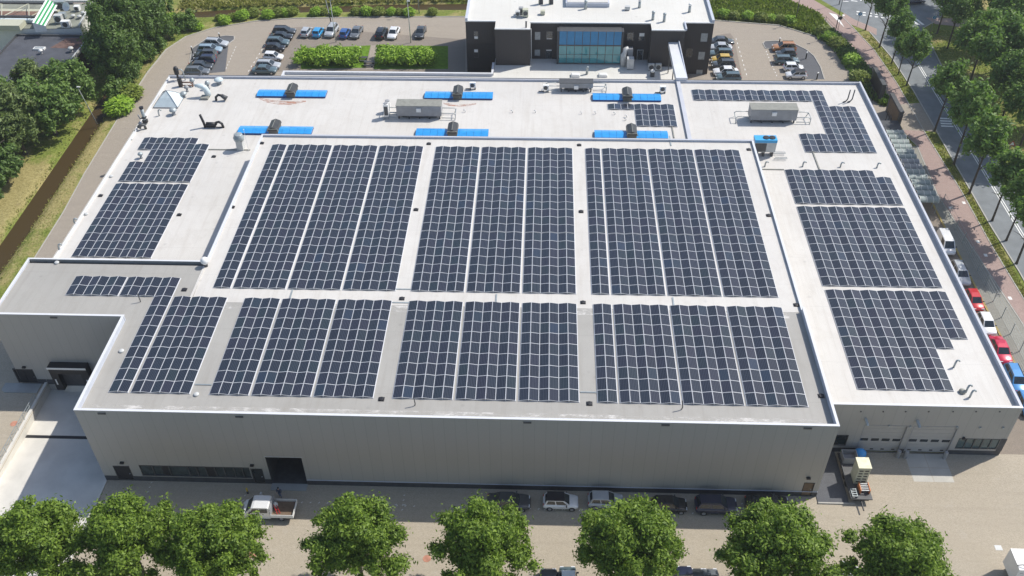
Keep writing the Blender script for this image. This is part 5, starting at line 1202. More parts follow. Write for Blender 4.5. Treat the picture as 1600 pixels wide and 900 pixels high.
# white topped box truck at lower right, mostly outside the frame
c = at3(1579, 857, 3.2); x0, y1 = c[0], c[1]
t = thing('box_truck', 'white roofed box truck cut off by lower right corner', 'truck', (x0+3, y1-1.2, 0))
MB().box(x0, x0+6.5, y1-2.4, y1, .9, 3.2).build('box_body', M['white'], t); mb = MB(); [mb.box(x0+.2+i*.5, x0+.5+i*.5, y1-2.43, y1-2.405, 2.6, 2.75) for i in range(12)]; mb.build('lashing_strip', M['lightgrey'], t)
mb = MB().tube([(x0-.05, y1-1.9, 3.25), (x0+.4, y1-2.0, 3.5), (x0+.7, y1-2.3, 3.25)], .05, 6); mb.build('handle', M['black'], t); MB().box(x0+.6, x0+7.5, y1-2.1, y1-.3, .5, .9).build('chassis', M['black'], t)
for dx in (1.2, 5.2):
    for dy in (-2.3, -.35): MB().cyl((x0+dx, y1+dy, .48), (x0+dx, y1+dy+.28, .48), .48, None, 14).build('wheel', M['rubber'], t)
MB().box(x0+6.6, x0+8.2, y1-2.3, y1-.1, .6, 2.7).build('cab', M['navy'], t)

# ---------------------------------------------------------------- street furniture
def lamp(px, py, h, label, m_='lightgrey', arm=0.0, group='lamp posts', head='lightgrey', lean=0.0):
    c = at3(px, py, 0); t = thing('street_lamp', label, 'lamp post', c, group)
    MB().tube([c, (c[0]+lean*.5, c[1], h*.5), (c[0]+lean, c[1], h)], [.10, .08, .05], 8).build('pole', M[m_], t, True)
    MB().box(c[0]+lean-.12, c[0]+lean+.45+arm, c[1]-.14, c[1]+.14, h-.02, h+.1).build('lamp_head', M[head], t)
lamp(525, 66, 8.6, 'white lamp post at the left hedge, right of the silver car'); lamp(642, 67, 8.4, 'white lamp post between the white and dark sedans')
lamp(1242, 37, 6.2, 'dark lamp post on the bank behind the right car park', 'dark', head='dark'); lamp(1303, 58, 7.5, 'tall dark lamp post at bend of the red cycle path', 'dark', head='dark'); lamp(152, 194, 7.0, 'grey leaning lamp post beside the ditch', 'grey', lean=-1.2); lamp(1311, 7, 6.5, 'dark lamp post at the road junction upper right', 'dark', head='dark'); lamp(655, 21, 8, 'grey post on the reed bank behind the car park', 'grey')
c = at3(519.5, 44, 0); t = thing('flag_pole', 'black and white striped pole behind the silver car with roof box', 'pole', c); MB().cyl(c, (c[0]-.3, c[1], 3.2), .12, .1, 8).build('lower_pole', M['black'], t); MB().cyl((c[0]-.3, c[1], 3.2), (c[0]-.6, c[1], 6.4), .09, .06, 8).build('upper_pole', M['lightgrey'], t)
for px, py, lab in ((301, 83, 'low black garden light with white top in the leftmost bay'), (344, 62, 'low black light with white top behind the silver estate'), (565, 90, 'black garden light post between the two hedges'), (1217, 70, 'low black light with white top behind the orange car'), (1259, 92, 'low black light with white top on the right bay'), (1276, 124, 'low black light with white top near the wing roof edge')):
    c = at3(px, py, 0); t = thing('bollard_light', lab, 'bollard light', c, 'bollard lights'); h = 2.0 if px == 565 else 1.2
    MB().lathe([(.13, 0), (.11, h)], c, 8).build('post', M['black'], t); MB().lathe([(.15, h), (.15, h+.2), (.05, h+.25)], c, 8).build('cap', M['white'], t)
for px, py, lab in ((567, 95, 'dark picnic bench nearest the garden light'), (577, 102, 'dark picnic bench nearest the annex roof')):
    c = at3(px, py, 0); t = thing('picnic_bench', lab, 'bench', c, 'picnic benches'); MB().box(c[0]-.9, c[0]+.9, c[1]-.35, c[1]+.35, .7, .76).build('table_top', M['plinth'], t)
    for s in (-1, 1): MB().box(c[0]-.9, c[0]+.9, c[1]+s*.75-.15, c[1]+s*.75+.15, .42, .47).build('seat', M['plinth'], t)
    for s in (-1, 1): MB().box(c[0]+s*.7-.04, c[0]+s*.7+.04, c[1]-.8, c[1]+.8, 0, .42).box(c[0]+s*.7-.04, c[0]+s*.7+.04, c[1]-.2, c[1]+.2, .42, .7).build('leg', M['black'], t)
def sign(px, py, h, label, tri=False, col='blue'):
    c = at3(px, py, 0); t = thing('road_sign', label, 'road sign', c); MB().cyl(c, (c[0], c[1], h), .04, None, 6).build('post', M['grey'], t)
    if tri:
        for s_, m_, d in ((.62, 'tail', 0), (.42, 'white', -.012)): MB().add([(c[0]-s_, c[1]-.06+d, h-.5*s_), (c[0]+s_, c[1]-.06+d, h-.5*s_), (c[0], c[1]-.06+d, h+s_), (c[0]-s_, c[1]-.05, h-.5*s_), (c[0]+s_, c[1]-.05, h-.5*s_), (c[0], c[1]-.05, h+s_)], [(0, 1, 2), (5, 4, 3), (0, 3, 4, 1), (1, 4, 5, 2), (2, 5, 3, 0)]).build('triangle' if m_ == 'tail' else 'inner_face', M[m_], t)
    else:
        MB().cyl((c[0], c[1]-.04, h), (c[0], c[1]-.08, h), .42, None, 18).build('disc', M['white'], t); MB().cyl((c[0], c[1]-.081, h), (c[0], c[1]-.095, h), .35, None, 18).build('face', M['blue'], t)
        MB().box(c[0]-.05, c[0]+.05, c[1]-.105, c[1]-.096, h-.2, h+.2).box(c[0]-.05, c[0]+.2, c[1]-.107, c[1]-.098, h+.05, h+.13).build('symbol', M['white'], t)
sign(1339, 41, 2.6, 'round blue cycle path sign on the left verge by the crossing'); sign(1454, 48, 2.8, 'round blue sign beside the zebra crossing on the right verge'); sign(1576, 238, 1.6, 'red bordered triangular warning sign in the right grass', True)
c = at3(1309, 47, 0); tag(MB().cyl(c, (c[0], c[1], 2.2), .04, None, 6).cyl((c[0], c[1]-.05, 2.5), (c[0], c[1]+.02, 2.5), .38, None, 14).build('road_sign', M['dark']), 'dark round sign seen from behind by the cycle path triangle', 'road sign')
# entrance gates: dark slabs and sliding gate frames
for (ax, ay, bx_, by_, z, lab) in ((1364, 118, 1379, 160, 3.3, 'dark grey gate wall at entrance, upper of two'), (1387, 158, 1406, 203, 3.3, 'dark grey gate wall at entrance, lower of two')):
    b0 = at(bx_-2, by_, 0); t = thing('gate_wall', lab, 'gate', (b0[0], b0[1]+3, 0), 'entrance gate walls')
    xx, y0 = b0; L = 6.2
    MB().box(xx-.55, xx+.05, y0, y0+L, 0, z).build('slab', M['plinth'], t); MB().box(xx-.6, xx+.1, y0-.05, y0+L+.05, z, z+.1).build('cap', M['dark'], t)
    MB().box(xx-.58, xx-.552, y0+.4, y0+L-.8, .3, z-.3).build('timber_face', M['timber'] if by_ > 180 else M['black'], t)
    mb = MB(); [mb.box(xx-1.5, xx-1.42, y0+.5+i*1.1, y0+.58+i*1.1, 0, 1.9) for i in range(3)]; mb.box(xx-1.5, xx-1.42, y0+.5, y0+2.8, 1.85, 1.93); mb.build('gate_frame', M['black'], t)
x, y = at(1385, 199, 0); tag(MB().box(57.0, 60.2, 68.4, 71.0, 0, 1.6).box(56.9, 60.3, 68.3, 71.1, 1.6, 1.7).build('bin_store', M['plinth']), 'dark bin store between lower gate wall and the canopies', 'bin store')
# row of barrel vaulted translucent canopies
n_ = 14; ya, yb = 67.3, 47.6; dy = (ya-yb)/n_
for i in range(n_):
    yc = ya-(i+.5)*dy; x0, x1 = 57.0, 59.75; lab = 'translucent barrel canopy, %s from the gate end of the bike shelter row' % ORD[i]
    t = thing('barrel_canopy', lab, 'canopy', ((x0+x1)/2, yc, 0), 'barrel canopies along the right wall'); mb = MB(); k_ = 8; r_ = dy/2-.04; vs = []
    for xx in (x0, x1):
        for j in range(k_+1): a = math.pi*j/k_; vs.append((xx, yc+r_*math.cos(a), 2.0+r_*.85*math.sin(a)))
    mb.add(vs, [(j, j+1, k_+1+j+1, k_+1+j) for j in range(k_)]); mb.add(vs[:k_+1], [tuple(range(k_+1))], 1); mb.add(vs[k_+1:], [tuple(reversed(range(k_+1)))], 1)
    mb.build('shell', [M['canopy'] if i not in (6, 7) else M['grey'], M['dark']], t)
    mb = MB()
    for xx in (x0+.02, x0+1.0, x0+1.95, x1-.02): mb.tube([(xx, yc+(r_+.02)*math.cos(math.pi*j/k_), 2.0+(r_+.02)*.87*math.sin(math.pi*j/k_)) for j in range(k_+1)], .035, 5)
    mb.build('rib', M['white'], t)
    mb = MB(); [mb.box(xx-.04, xx+.04, yc+s*r_-.04, yc+s*r_+.04, 0, 2.0) for xx in (x0+.1, x1-.1) for s in (-1, 1)]; mb.build('post', M['zinc'], t)
# wire fence along the lane
t = thing('wire_fence', 'thin grey wire fence between the side lane and pavement', 'fence', (61.5, 25, 0))
for i in range(16): yy_ = 50-i*3.1; MB().box(61.45, 61.53, yy_-.04, yy_+.04, 0, 1.9).build('post', M['zinc'], t)
mb = MB(); [mb.box(61.48, 61.5, 3.5, 50, z_, z_+.025) for z_ in (.1, .5, .9, 1.3, 1.85)]; mb.build('wire', M['zinc'], t)
t = thing('wire_fence', 'thin dark wire fence between shrubs and cycle path by the car park', 'fence', (59.5, 95, 0)); pts = [(57.0, 110), (58.4, 103), (59.9, 95), (60.9, 88), (61.2, 82)]
for p in pts: MB().box(p[0]-.04, p[0]+.04, p[1]-.04, p[1]+.04, 0, 1.8).build('post', M['dark'], t)
mb = MB(); [mb.tube([(p[0], p[1], z_) for p in pts], .025, 5) for z_ in (.2, .7, 1.2, 1.75)]; mb.build('wire', M['dark'], t)
# ---------------------------------------------------------------- vegetation
def leaf_mesh(name, blobs, n, size, m_, elong=1.5, shell=.55, up=.35, seed=1, cut=None, fuzzy=True, fz=.60):
    rng = np.random.default_rng(seed)
    B = np.array(blobs, float); w_ = (B[:, 3]*B[:, 4]*B[:, 5])**(2/3); idx = rng.choice(len(B), n, p=w_/w_.sum())
    d = rng.normal(size=(n, 3)); d /= np.linalg.norm(d, axis=1)[:, None]; d[:, 2] += up*.6; d /= np.linalg.norm(d, axis=1)[:, None]
    rr = shell+(1-shell)*rng.random(n)**.6
    if fuzzy: rr = np.abs(rng.normal(0, fz, n)).clip(0, 1.6)
    P = B[idx, :3]+d*B[idx, 3:6]*rr[:, None]
    if cut is not None: k_ = P[:, 2] > cut; P, d = P[k_], d[k_]; n = len(P)
    nr = d*.9+rng.normal(size=(n, 3))*.55; nr[:, 2] += up; nr /= np.linalg.norm(nr, axis=1)[:, None]
    t = np.cross(nr, rng.normal(size=(n, 3))); t /= np.linalg.norm(t, axis=1)[:, None]; b_ = np.cross(nr, t)
    s = size*(.6+.8*rng.random(n))[:, None]; t *= s*elong*.5; b_ *= s*.5
    V = np.stack([P-t, P-b_*.9+t*.05, P+t, P+b_*.9+t*.05], 1).reshape(-1, 3)
    me = bpy.data.meshes.new(name); me.vertices.add(n*4); me.vertices.foreach_set('co', V.ravel().astype(np.float32))
    me.loops.add(n*4); me.loops.foreach_set('vertex_index', np.arange(n*4, dtype=np.int32))
    me.polygons.add(n); me.polygons.foreach_set('loop_start', np.arange(0, n*4, 4, dtype=np.int32)); me.polygons.foreach_set('loop_total', np.full(n, 4, dtype=np.int32))
    me.materials.append(m_); me.update(calc_edges=True); return me
def crown_blobs(rx, ry, rz, zc, k, br, seed, flat=.0, top=1.0):
    rng = np.random.default_rng(seed); out = []
    for i in range(k):
        d = rng.normal(size=3); d /= np.linalg.norm(d)
        r_ = rng.uniform(.35, .86) if i > k*.25 else rng.uniform(0, .5)
        if d[2] < -.5: d[2] *= .6
        sc = br*rng.uniform(.65, 1.25)
        # narrower towards the top
        zz = d[2]*r_; tap = 1-.28*max(0, zz)*top
        out.append((d[0]*rx*r_*tap, d[1]*ry*r_*tap, zc+zz*rz, rx*sc, ry*sc, rz*sc*.85))
    return out
def trunk_mesh(h, r, seed, limbs=6, spread=2.0, lean=.2):
    rng = random.Random(seed); mb = MB(); top = (rng.uniform(-lean, lean), rng.uniform(-lean, lean), h)
    mb.tube([(0, 0, -.2), (0, 0, .3), (top[0]*.5, top[1]*.5, h*.5), top], [r*1.5, r, r*.8, r*.45], 9)
    for i in range(limbs):
        a = rng.uniform(0, 6.28); k_ = rng.uniform(.5, .95); s = (top[0]*k_, top[1]*k_, h*k_); L = spread*rng.uniform(.7, 1.2)
        e = (s[0]+L*math.cos(a), s[1]+L*math.sin(a), s[2]+L*rng.uniform(.5, 1.0)); m_ = tuple((s[j]*.5+e[j]*.5)+(.2 if j == 2 else 0) for j in range(3))
        mb.tube([s, m_, e], [r*.4, r*.25, r*.1], 6)
    return mb.mesh('trunk', [M['bark']], smooth=True)
def tree_proto(name, crown, trunk):
    t = bpy.data.objects.new(name, None); COL.objects.link(t); t.empty_display_size = .5
    link('trunk', trunk, t); link('crown', crown, t); return t
TP = {}
def plant_tree(key, make, name, loc, rz, label, scale, group=None, cat='tree'):
    if key not in TP: TP[key] = make(); t = TP[key]
    else: t = dup(TP[key], (0, 0, 0))
    t.name = name; t.location = loc; t.rotation_euler = (0, 0, rz); t.scale = scale if isinstance(scale, tuple) else (scale,)*3
    return tag(t, label, cat, group)
def big_front(seed):
    return lambda: tree_proto('maple_tree', leaf_mesh('crown', crown_blobs(5.75, 5.75, 5.4, 8.2, 190, .145, seed, top=1.9), 110000, .17, LEAF['lime'], 2.0, .15, .3, seed, None, True, .56), trunk_mesh(8.5, .28, seed, 9, 2.6))
gT = 'row of maple trees along the front yard'
for i, (px, w_, top, lab) in enumerate(((60, 1.02, 771, 'leafy green tree in the lower left corner, leftmost of the front row'), (205, 1.0, 766, 'leafy tree second in the front row, over the loading ramp foot'), (330, 1.02, 775, 'leafy tree third in the front row, just left of the pickup'), (557, 1.0, 765, 'leafy tree standing alone right of the pickup truck'),
          (757, 1.0, 773, 'leafy tree in front of the leftmost facade cars'), (980, 1.05, 770, 'leafy tree hiding part of the silver facade hatchback'), (1208, 1.12, 779, 'leafy tree hiding the black car near the hall corner'), (1407, 1.06, 797, 'rightmost leafy tree of the front row, in the open yard'))):
    hz = 11.0; x, yt = at(px, top+3, hz); x, y = x, yt-3.4
    plant_tree('front%d' % (i % 3), big_front(21+i % 3), 'maple_tree', (x, y, 0), i*2.1+.4, lab, (w_, w_, 1.0 if i != 7 else .95), gT)
def street(seed, rx=2.9, rz=3.5, zc=7.0, n=7500, m_='street', h=6.0, size=.29, k=75, r=.13):
    return lambda: tree_proto('street_tree', leaf_mesh('crown', crown_blobs(rx, rx, rz, zc, k, .21, seed), int(n*1.5), size*.8, LEAF[m_], 1.8, .15, .3, seed), trunk_mesh(h, r, seed, 7, 1.6))
gS = 'street trees along the road verge'
for i, (px, py, s, lab) in enumerate(((1352, 47, 1.0, 'street tree on the left verge nearest the junction crossing'), (1374, 74, 1.12, 'street tree second from the junction on the left verge'), (1393, 99, .92, 'street tree third from the junction on the left verge'), (1403, 117, .75, 'small street tree just behind the entrance on the left verge'), (1416, 134, .98, 'street tree on the left verge nearest the side entrance'),
        (1460, 205, 1.15, 'street tree just below the side entrance beside the cycle path'), (1490, 257, 1.3, 'street tree second below the entrance along the cycle path'), (1514, 303, 1.25, 'street tree third below the entrance along the cycle path'), (1550, 345, 1.1, 'street tree fourth below the entrance along the cycle path'), (1572, 376, 1.05, 'street tree near the right edge beside the silver lane car'), (1588, 412, 1.15, 'street tree at the right picture edge above the crimson saloon'))):
    x, y = at(px, py, 0); plant_tree('st%d' % (i % 3), street(41+i % 3), 'street_tree', (x, y, 0), i*1.7, lab, s*1.12, gS)
gR = 'trees on the right grass bank'
def big_right(seed): return street(seed, 4.6, 4.6, 9.0, 19000, 'street', 8.5, .34, 110, .17)
for i, (px, py, s, lab) in enumerate(((1464, 53, .85, 'dark tree on the right bank beside the zebra crossing'), (1480, 76, .85, 'dark tree behind the round sign on the right bank'), (1512, 138, 1.0, 'dark tree on the right bank opposite the side entrance'), (1533, 163, 1.1, 'tall dark tree on the right bank with a leaning trunk'), (1561, 198, .95, 'dark tree on right bank above the warning sign'), (1588, 243, 1.0, 'dark tree at the right edge beside the warning sign'),
        (1545, 75, 1.1, 'dark tree deep in the right wood, upper middle'), (1590, 120, 1.15, 'dark tree deep in the right wood at picture edge'), (1520, 32, 1.05, 'dark tree at the top right behind the crossing'), (1580, 45, 1.1, 'dark tree in the top right corner of the wood'), (1625, 190, 1.1, 'dark tree half cut by the right picture edge'), (1570, 150, 1.0, 'dark tree between the leaning tree and the right picture edge'), (1552, 112, 1.05, 'dark tree in the middle of the right wood'), (1555, 12, 1.0, 'dark tree at the top edge right of the crossing'), (1475, 8, .9, 'dark tree at the top edge above the zebra crossing'))):
    x, y = at(px, py, 0); plant_tree('br%d' % (i % 3), big_right(61+i % 3), 'bank_tree', (x, y, 0), i*2.3, lab, s*1.12, gR)
# trees left of the ditch
def dense(seed, rx, rz, zc, n, m_, size=.36, k=130, br=.18, h=8): return lambda: tree_proto('ditch_tree', leaf_mesh('crown', crown_blobs(rx, rx, rz, zc, k, br, seed), int(n*2.8), size*.72, LEAF[m_], 2.0, .2, .3, seed), trunk_mesh(h, .3, seed, 6, 2.2))
gL = 'trees along the left ditch'
for i, (x, y, key, mk, s, lab) in enumerate((
    (-74.6, 84.5, 'd0', dense(81, 4.9, 8.6, 7.2, 17000, 'dark'), (1, 1, 1.02), 'dense dark tall tree beside the ditch, nearest the lamp post'), (-74.3, 91, 'd1', dense(82, 5.0, 9.0, 7.6, 17000, 'dark'), (1, 1, 1.05), 'dense dark tall tree, middle of the tall clump by the ditch'), (-74.2, 97.5, 'd0', None, (1.02, 1.05, 1.12), 'dense dark tall tree, third in the tall clump by the ditch'), (-74.6, 104, 'd1', None, (1, 1, 1.08), 'dense dark tall tree at the far end of the tall clump'), (-78.4, 95, 'd0', None, (.9, .9, 1.1), 'dense dark tree on the shop side of the tall clump'),
    (-82.2, 60.5, 'w0', dense(91, 4.6, 5.8, 5.6, 14000, 'willow', .32), (1.0, 1.0, 1.0), 'pale feathery willow like tree in front of the dark roofed building'), (-79.6, 66.5, 'b0', dense(95, 4.6, 4.9, 4.9, 13000, 'bush', .36), (1.05, 1.05, 1.0), 'broad green tree leaning over the ditch by lamp post'), (-79.2, 73.5, 'b0', None, (.95, .95, .92), 'broad green tree behind the ditch, left of the dark tall clump'), (-88.5, 66, 'b0', None, (1.0, 1.0, 1.0), 'green tree at left edge below the dark roofed building'), (-88.5, 58.5, 'd1', None, (.95, .95, .62), 'dark green tree at the left picture edge behind the willow'), (-84.0, 72, 'w0', None, (.85, .85, .85), 'pale green tree close to the dark roofed building'),
    (-81.8, 52.5, 'b1', dense(97, 3.6, 3.3, 3.0, 9000, 'dark', .34), (1.1, 1.1, 1.05), 'round dark bushy tree at the left picture edge, upper one'), (-82.2, 46.2, 'b1', None, (1.15, 1.1, 1.05), 'round dark bushy tree at the left picture edge, lower one'), (-86.5, 49, 'b1', None, (1.1, 1.1, 1.2), 'dark bushy tree mostly outside the left picture edge'))):
    s = tuple(v*(1.0 if i < 5 else (1.2 if i < 11 else 1.1)) for v in s)
    plant_tree(key, mk, 'ditch_tree', (x, y, 0), i*1.3, lab, s, gL)
# hedges
def hedge(px0, px1, py0, py1, h, label, seed):
    a, b_ = at(px0, py1, 0), at(px1, py1, 0); y1 = at(px0, py0, h)[1]; x0, x1, y0 = a[0]+.8, b_[0]-.8, a[1]+.6
    rng = np.random.default_rng(seed); bl = []
    for i in range(110):
        x = rng.uniform(x0-.3, x1+.3); y = rng.uniform(y0+.3, max(y0+1, y1+.2)); bl.append((x, y, rng.uniform(h*.3, h*.8), rng.uniform(.6, 1.1), rng.uniform(.6, 1.0), h*rng.uniform(.18, .30)))
    me = leaf_mesh('leaves', bl, 22000, .27, LEAF['hedge'], 1.6, .55, .4, seed, .05)
    t = thing('hedge', label, 'hedge', ((x0+x1)/2, y0, 0)); o = link('leaves', me, t, (-(x0+x1)/2, -y0, 0))
    mb = MB(); [mb.tube([(x, (y0+y1)/2, 0), (x+.1, (y0+y1)/2, h*.6)], .06, 6) for x in np.linspace(x0+.5, x1-.5, 8)]; mb.build('stems', M['bark'], t)
hedge(459, 563, 69, 108, 2.6, 'bright green hedge block, left of the garden path', 5); hedge(585, 679, 70, 108, 2.6, 'bright green hedge block, right of the garden path', 6)
# round tuft shrubs
def shrub(seed, m_): return lambda: tree_proto('round_shrub', leaf_mesh('crown', [(0, 0, .75, 1.0, 1.0, .8), (.3, .2, .7, .75, .75, .7), (-.3, -.1, .7, .8, .8, .7)], 1500, .28, LEAF[m_], 3.2, .35, .8, seed, .05, False), MB().tube([(0, 0, -.1), (0, 0, .6)], .1, 6).mesh('stem', [M['bark']]))
SH = [(267, 28, 1.1), (283, 26.5, 1.0), (296, 26.5, .95), (343, 27, .8), (351, 33, 1.15), (364, 26.5, .9), (379, 26, 1.3), (397, 21, 1.1), (419, 24, 1.2), (435, 20.5, 1.1), (446, 20, 1.0), (456, 19, 1.15), (494, 19, 1.1), (505, 18, .9), (524, 19, 1.1), (556, 18.5, 1.0), (573, 19, 1.2), (591, 19.5, 1.2), (612, 19, 1.0), (624, 19, .9), (639, 20, 1.1), (676, 19, 1.0), (1131, 22, 1.1), (1146, 24, 1.0), (1169, 25.5, 1.1), (1189, 27.5, 1.2), (1206, 28.5, .9), (1220, 30, 1.0), (1234, 32, 1.1), (1285, 49, 1.2), (1297, 60, 1.3), (1307, 69, 1.4), (1330, 97, 1.5), (1342, 125, 1.6)]
ns = 0
for i, (px, py, s) in enumerate(SH):
    left = px < 800; n_ = i+1 if left else i-21
    word = ORD[n_-1] if n_ <= 20 else ('twenty-first' if n_ == 21 else 'twenty-second')
    x, y = at(px, py, .5)
    plant_tree('sh%d' % (i % 2), shrub(7+i % 2, 'shrub' if i % 2 else 'hedge'), 'round_shrub', (x, y, 0), i*1.1, ('round tufted shrub, %s from the left along the rear ditch' if left else 'round tufted shrub, %s along the bank right of the office') % word, (s*1.0, s*1.0, s*.85), 'round shrubs along the car park edge', 'shrub')
x, y = at(309, 43, .4); plant_tree('sh0', None, 'round_shrub', (x, y, 0), .3, 'single dark shrub alone on the lawn strip left of car park', (1.0, 1.0, .75), None, 'shrub')
x, y = at(187, 170, .6); plant_tree('sh0', None, 'round_shrub', (x, y, 0), .9, 'large green bush at the ditch end of the tall trees', (2.2, 2.2, 1.5), None, 'shrub')
x, y = at(205, 148, .6); plant_tree('sh1', None, 'round_shrub', (x, y, 0), 1.9, 'green bush between access road and the tall dark trees', (2.0, 2.0, 1.4), None, 'shrub')
for i in range(7):
    yy_ = 79.5+i*4.4; xx = float(np.interp(yy_, [73, 88, 97, 102.5, 106], [-72.6, -72.8, -72.2, -70.4, -68]))-.6
    plant_tree('un%d' % (i % 2), (lambda s=i: tree_proto('ditch_bush', leaf_mesh('crown', crown_blobs(2.3, 2.9, 2.6, 1.7, 40, .28, 71+s), 9000, .24, LEAF['dark' if s else 'bush'], 1.9, .2, .3, 71+s), MB().tube([(0, 0, -.6), (0, 0, 1.6)], .14, 6).mesh('trunk', [M['bark']]))) if i < 2 else None, 'ditch_bush', (xx, yy_, -.1), i*1.9,
               'dark bush at the foot of the tall dark trees, %s from lamp post' % ORD[i], (1.0, 1.0, 1.0+.12*(i % 3)), 'bushes between the access road and the tall trees', 'bush')
# reed banks, ground cover: nobody could count these
def stuff_leaves(name, n, gen, size, m_, elong, seed, label, cat, tall=1.0):
    rng = np.random.default_rng(seed); P = gen(rng, n); n = len(P)
    a = rng.uniform(0, 6.28, n); t = np.stack([rng.normal(0, .8, n), rng.normal(0, .8, n), np.full(n, .8)], 1); t /= np.linalg.norm(t, axis=1)[:, None]
    s = (size*(.6+.8*rng.random(n)))[:, None]; b_ = np.stack([np.cos(a), np.sin(a), np.zeros(n)], 1)*s*.5/elong*2
    t = t*s*tall
    V = np.stack([P-b_, P+b_, P+t+b_*.2, P+t-b_*.2], 1).reshape(-1, 3)
    me = bpy.data.meshes.new(name); me.vertices.add(n*4); me.vertices.foreach_set('co', V.ravel().astype(np.float32)); me.loops.add(n*4); me.loops.foreach_set('vertex_index', np.arange(n*4, dtype=np.int32))
    me.polygons.add(n); me.polygons.foreach_set('loop_start', np.arange(0, n*4, 4, dtype=np.int32)); me.polygons.foreach_set('loop_total', np.full(n, 4, dtype=np.int32)); me.materials.append(m_); me.update(calc_edges=True)
    o = link(name, me); tag(o, label, cat); struct(o, 'stuff')
def back_bank(rng, n):
    x = rng.uniform(-74, 60, n); dl = np.interp(x, [p[0] for p in DITCH[5:]], [p[1] for p in DITCH[5:]]); y = dl+1.7+rng.random(n)**.8*9
    k_ = ~((x > OX0-1) & (x < OX1+1) & (y < 114)) & ~((x > 49) & (y > 112))
    return np.stack([x[k_], y[k_], np.zeros(k_.sum())-.1], 1)
stuff_leaves('reed_bed', 42000, back_bank, .6, LEAF['reed'], 3.2, 3, 'tall yellow green reeds on the bank behind the rear ditch', 'reeds')
def right_bank(rng, n):
    x = rng.uniform(33, 57, n); y = rng.uniform(112, 121, n); e = np.interp(x, [33, 36, 48, 54, 57], [112.4, 112.1, 110.2, 105.8, 101]); u = np.interp(x, [33, 50, 54.5, 57], [124, 123.5, 117.5, 114]); y = e+.3+(u-e-.8)*rng.random(n)
    return np.stack([x, y, np.zeros(n)], 1)
stuff_leaves('bank_undergrowth', 16000, right_bank, .8, LEAF['shrub'], 2.6, 4, 'dense green undergrowth on the bank right of the office', 'undergrowth')
def strip_right(rng, n):
    y = rng.uniform(79, 107, n); xl = np.interp(y, [79, 82, 90, 100, 105], [60.4, 58.7, 57.5, 56.7, 54.2]); xr = np.interp(y, [79, 90, 102, 107], [61.4, 60.9, 59.2, 57.9]); x = xl+(xr-xl)*rng.random(n)
    return np.stack([x, y, np.zeros(n)], 1)
stuff_leaves('strip_shrubbery', 9000, strip_right, .75, LEAF['bush'], 1.8, 5, 'dark green shrubbery between the car park lane and cycle path', 'shrubbery')
def ditch_sides(rng, n):
    y = rng.uniform(20, 80, n); s = np.where(rng.random(n) < .5, 1, -1); x = np.interp(y, [-60, 40, 70, 100], [-74.7, -74.7, -75.2, -75.6])+s*rng.uniform(1.5, 3.2, n)
    return np.stack([x, y, np.full(n, -.5)+(np.abs(rng.random(n))*.4)], 1)
stuff_leaves('ditch_grass', 3000, ditch_sides, .24, LEAF['reed'], 2.6, 6, 'long grass fringing both sides of the left ditch', 'grass')
def verge_r(rng, n):
    x = rng.uniform(75, 110, n); y = rng.uniform(25, 108, n); return np.stack([x, y, np.zeros(n)], 1)
stuff_leaves('bank_grass', 24000, verge_r, .22, LEAF['reed'], 2.2, 8, 'long yellow green grass on the right road bank', 'grass')
def verge_l(rng, n):
    y = rng.uniform(20, 106, n); k_ = ~((y > 70) & (y < 80.5)); y = y[k_]; n = len(y); xl = np.interp(y, [-10, 28, 40, 54, 69, 86, 99, 106], [65.8, 65.8, 65.5, 65.5, 65.0, 64.9, 64.1, 63]); xr = np.interp(y, [-10, 45, 84, 97, 106], [66.6, 66.6, 66.7, 66.2, 64.9]); x = xl+(xr-xl)*rng.random(n)
    return np.stack([x, y, np.zeros(n)], 1)
stuff_leaves('verge_grass', 5000, verge_l, .2, LEAF['reed'], 2.2, 9, 'rough grass on the verge between cycle path and road', 'grass')
def lawn_l(rng, n):
    x = rng.uniform(-73, -66, n*3); y = rng.uniform(20, 112, n*3); xl = np.interp(y, [20, 45, 55, 73, 97, 102, 112], [-69.5, -70, -70.7, -71.3, -70.9, -69.2, -62]); k_ = (x < xl-.2) | ((y > 108)); x, y = x[k_], y[k_]
    return np.stack([x, y, np.zeros(len(x))], 1)
stuff_leaves('ditch_bank_grass', 1500, lawn_l, .14, LEAF['shrub'], 2.2, 10, 'short grass strip between the left ditch and access road', 'grass')
# ---------------------------------------------------------------- neighbours at the upper left
t = thing('dark_roof_building', 'neighbouring building with a flat dark blue grey roof', 'building', (-90, 88, 0)); z = 5.0
x1 = at(140, 57, z)[0]; y1 = at(140, 57, z)[1]; x0 = at(22, 61, z)[0]; y0 = y1-17
MB().box(x0, x1, y0, y1, 0, z-.1).build('wall', M['brick'], t); MB().box(x0-.1, x1+.1, y0-.1, y1+.1, z-.09, z).build('roof', mat('dark_bitumen_roof', (.075, .08, .095), .8, var=.2, scale=.5), t)
mb = MB().box(x0-.15, x1+.15, y1-.1, y1+.2, z-.1, z+.25).box(x0-.15, x0+.15, y0, y1-.11, z-.1, z+.24).box(x1+.0, x1+.22, y1-9, y1-.11, z-.6, z+.2, 1); mb.build('roof_edge', [M['dark'], M['lightgrey']], t)
st_ = at3(125, 66, z+.01); MB().prism([(x1-5.5, y1-4.6), (x1-.2, y1-4.9), (x1-.2, y1-.6), (x1-4.0, y1-.8)], z+.012, z+.012, sides=False, bottom=False).build('rust_patch', mat('rusty_roof_patch', (.14, .085, .07), .9, var=.4, scale=1.5), t)
c = at3(62, 77, z); tt = thing('roof_hatch', 'white framed flat rooflight on the dark neighbouring roof', 'rooflight', c); MB().cbox(c, 2.0, .9, .3).build('frame', M['white'], tt); MB().cbox((c[0], c[1], c[2]+.3), 1.6, .5, .04).build('pane', M['glass_pale'], tt)
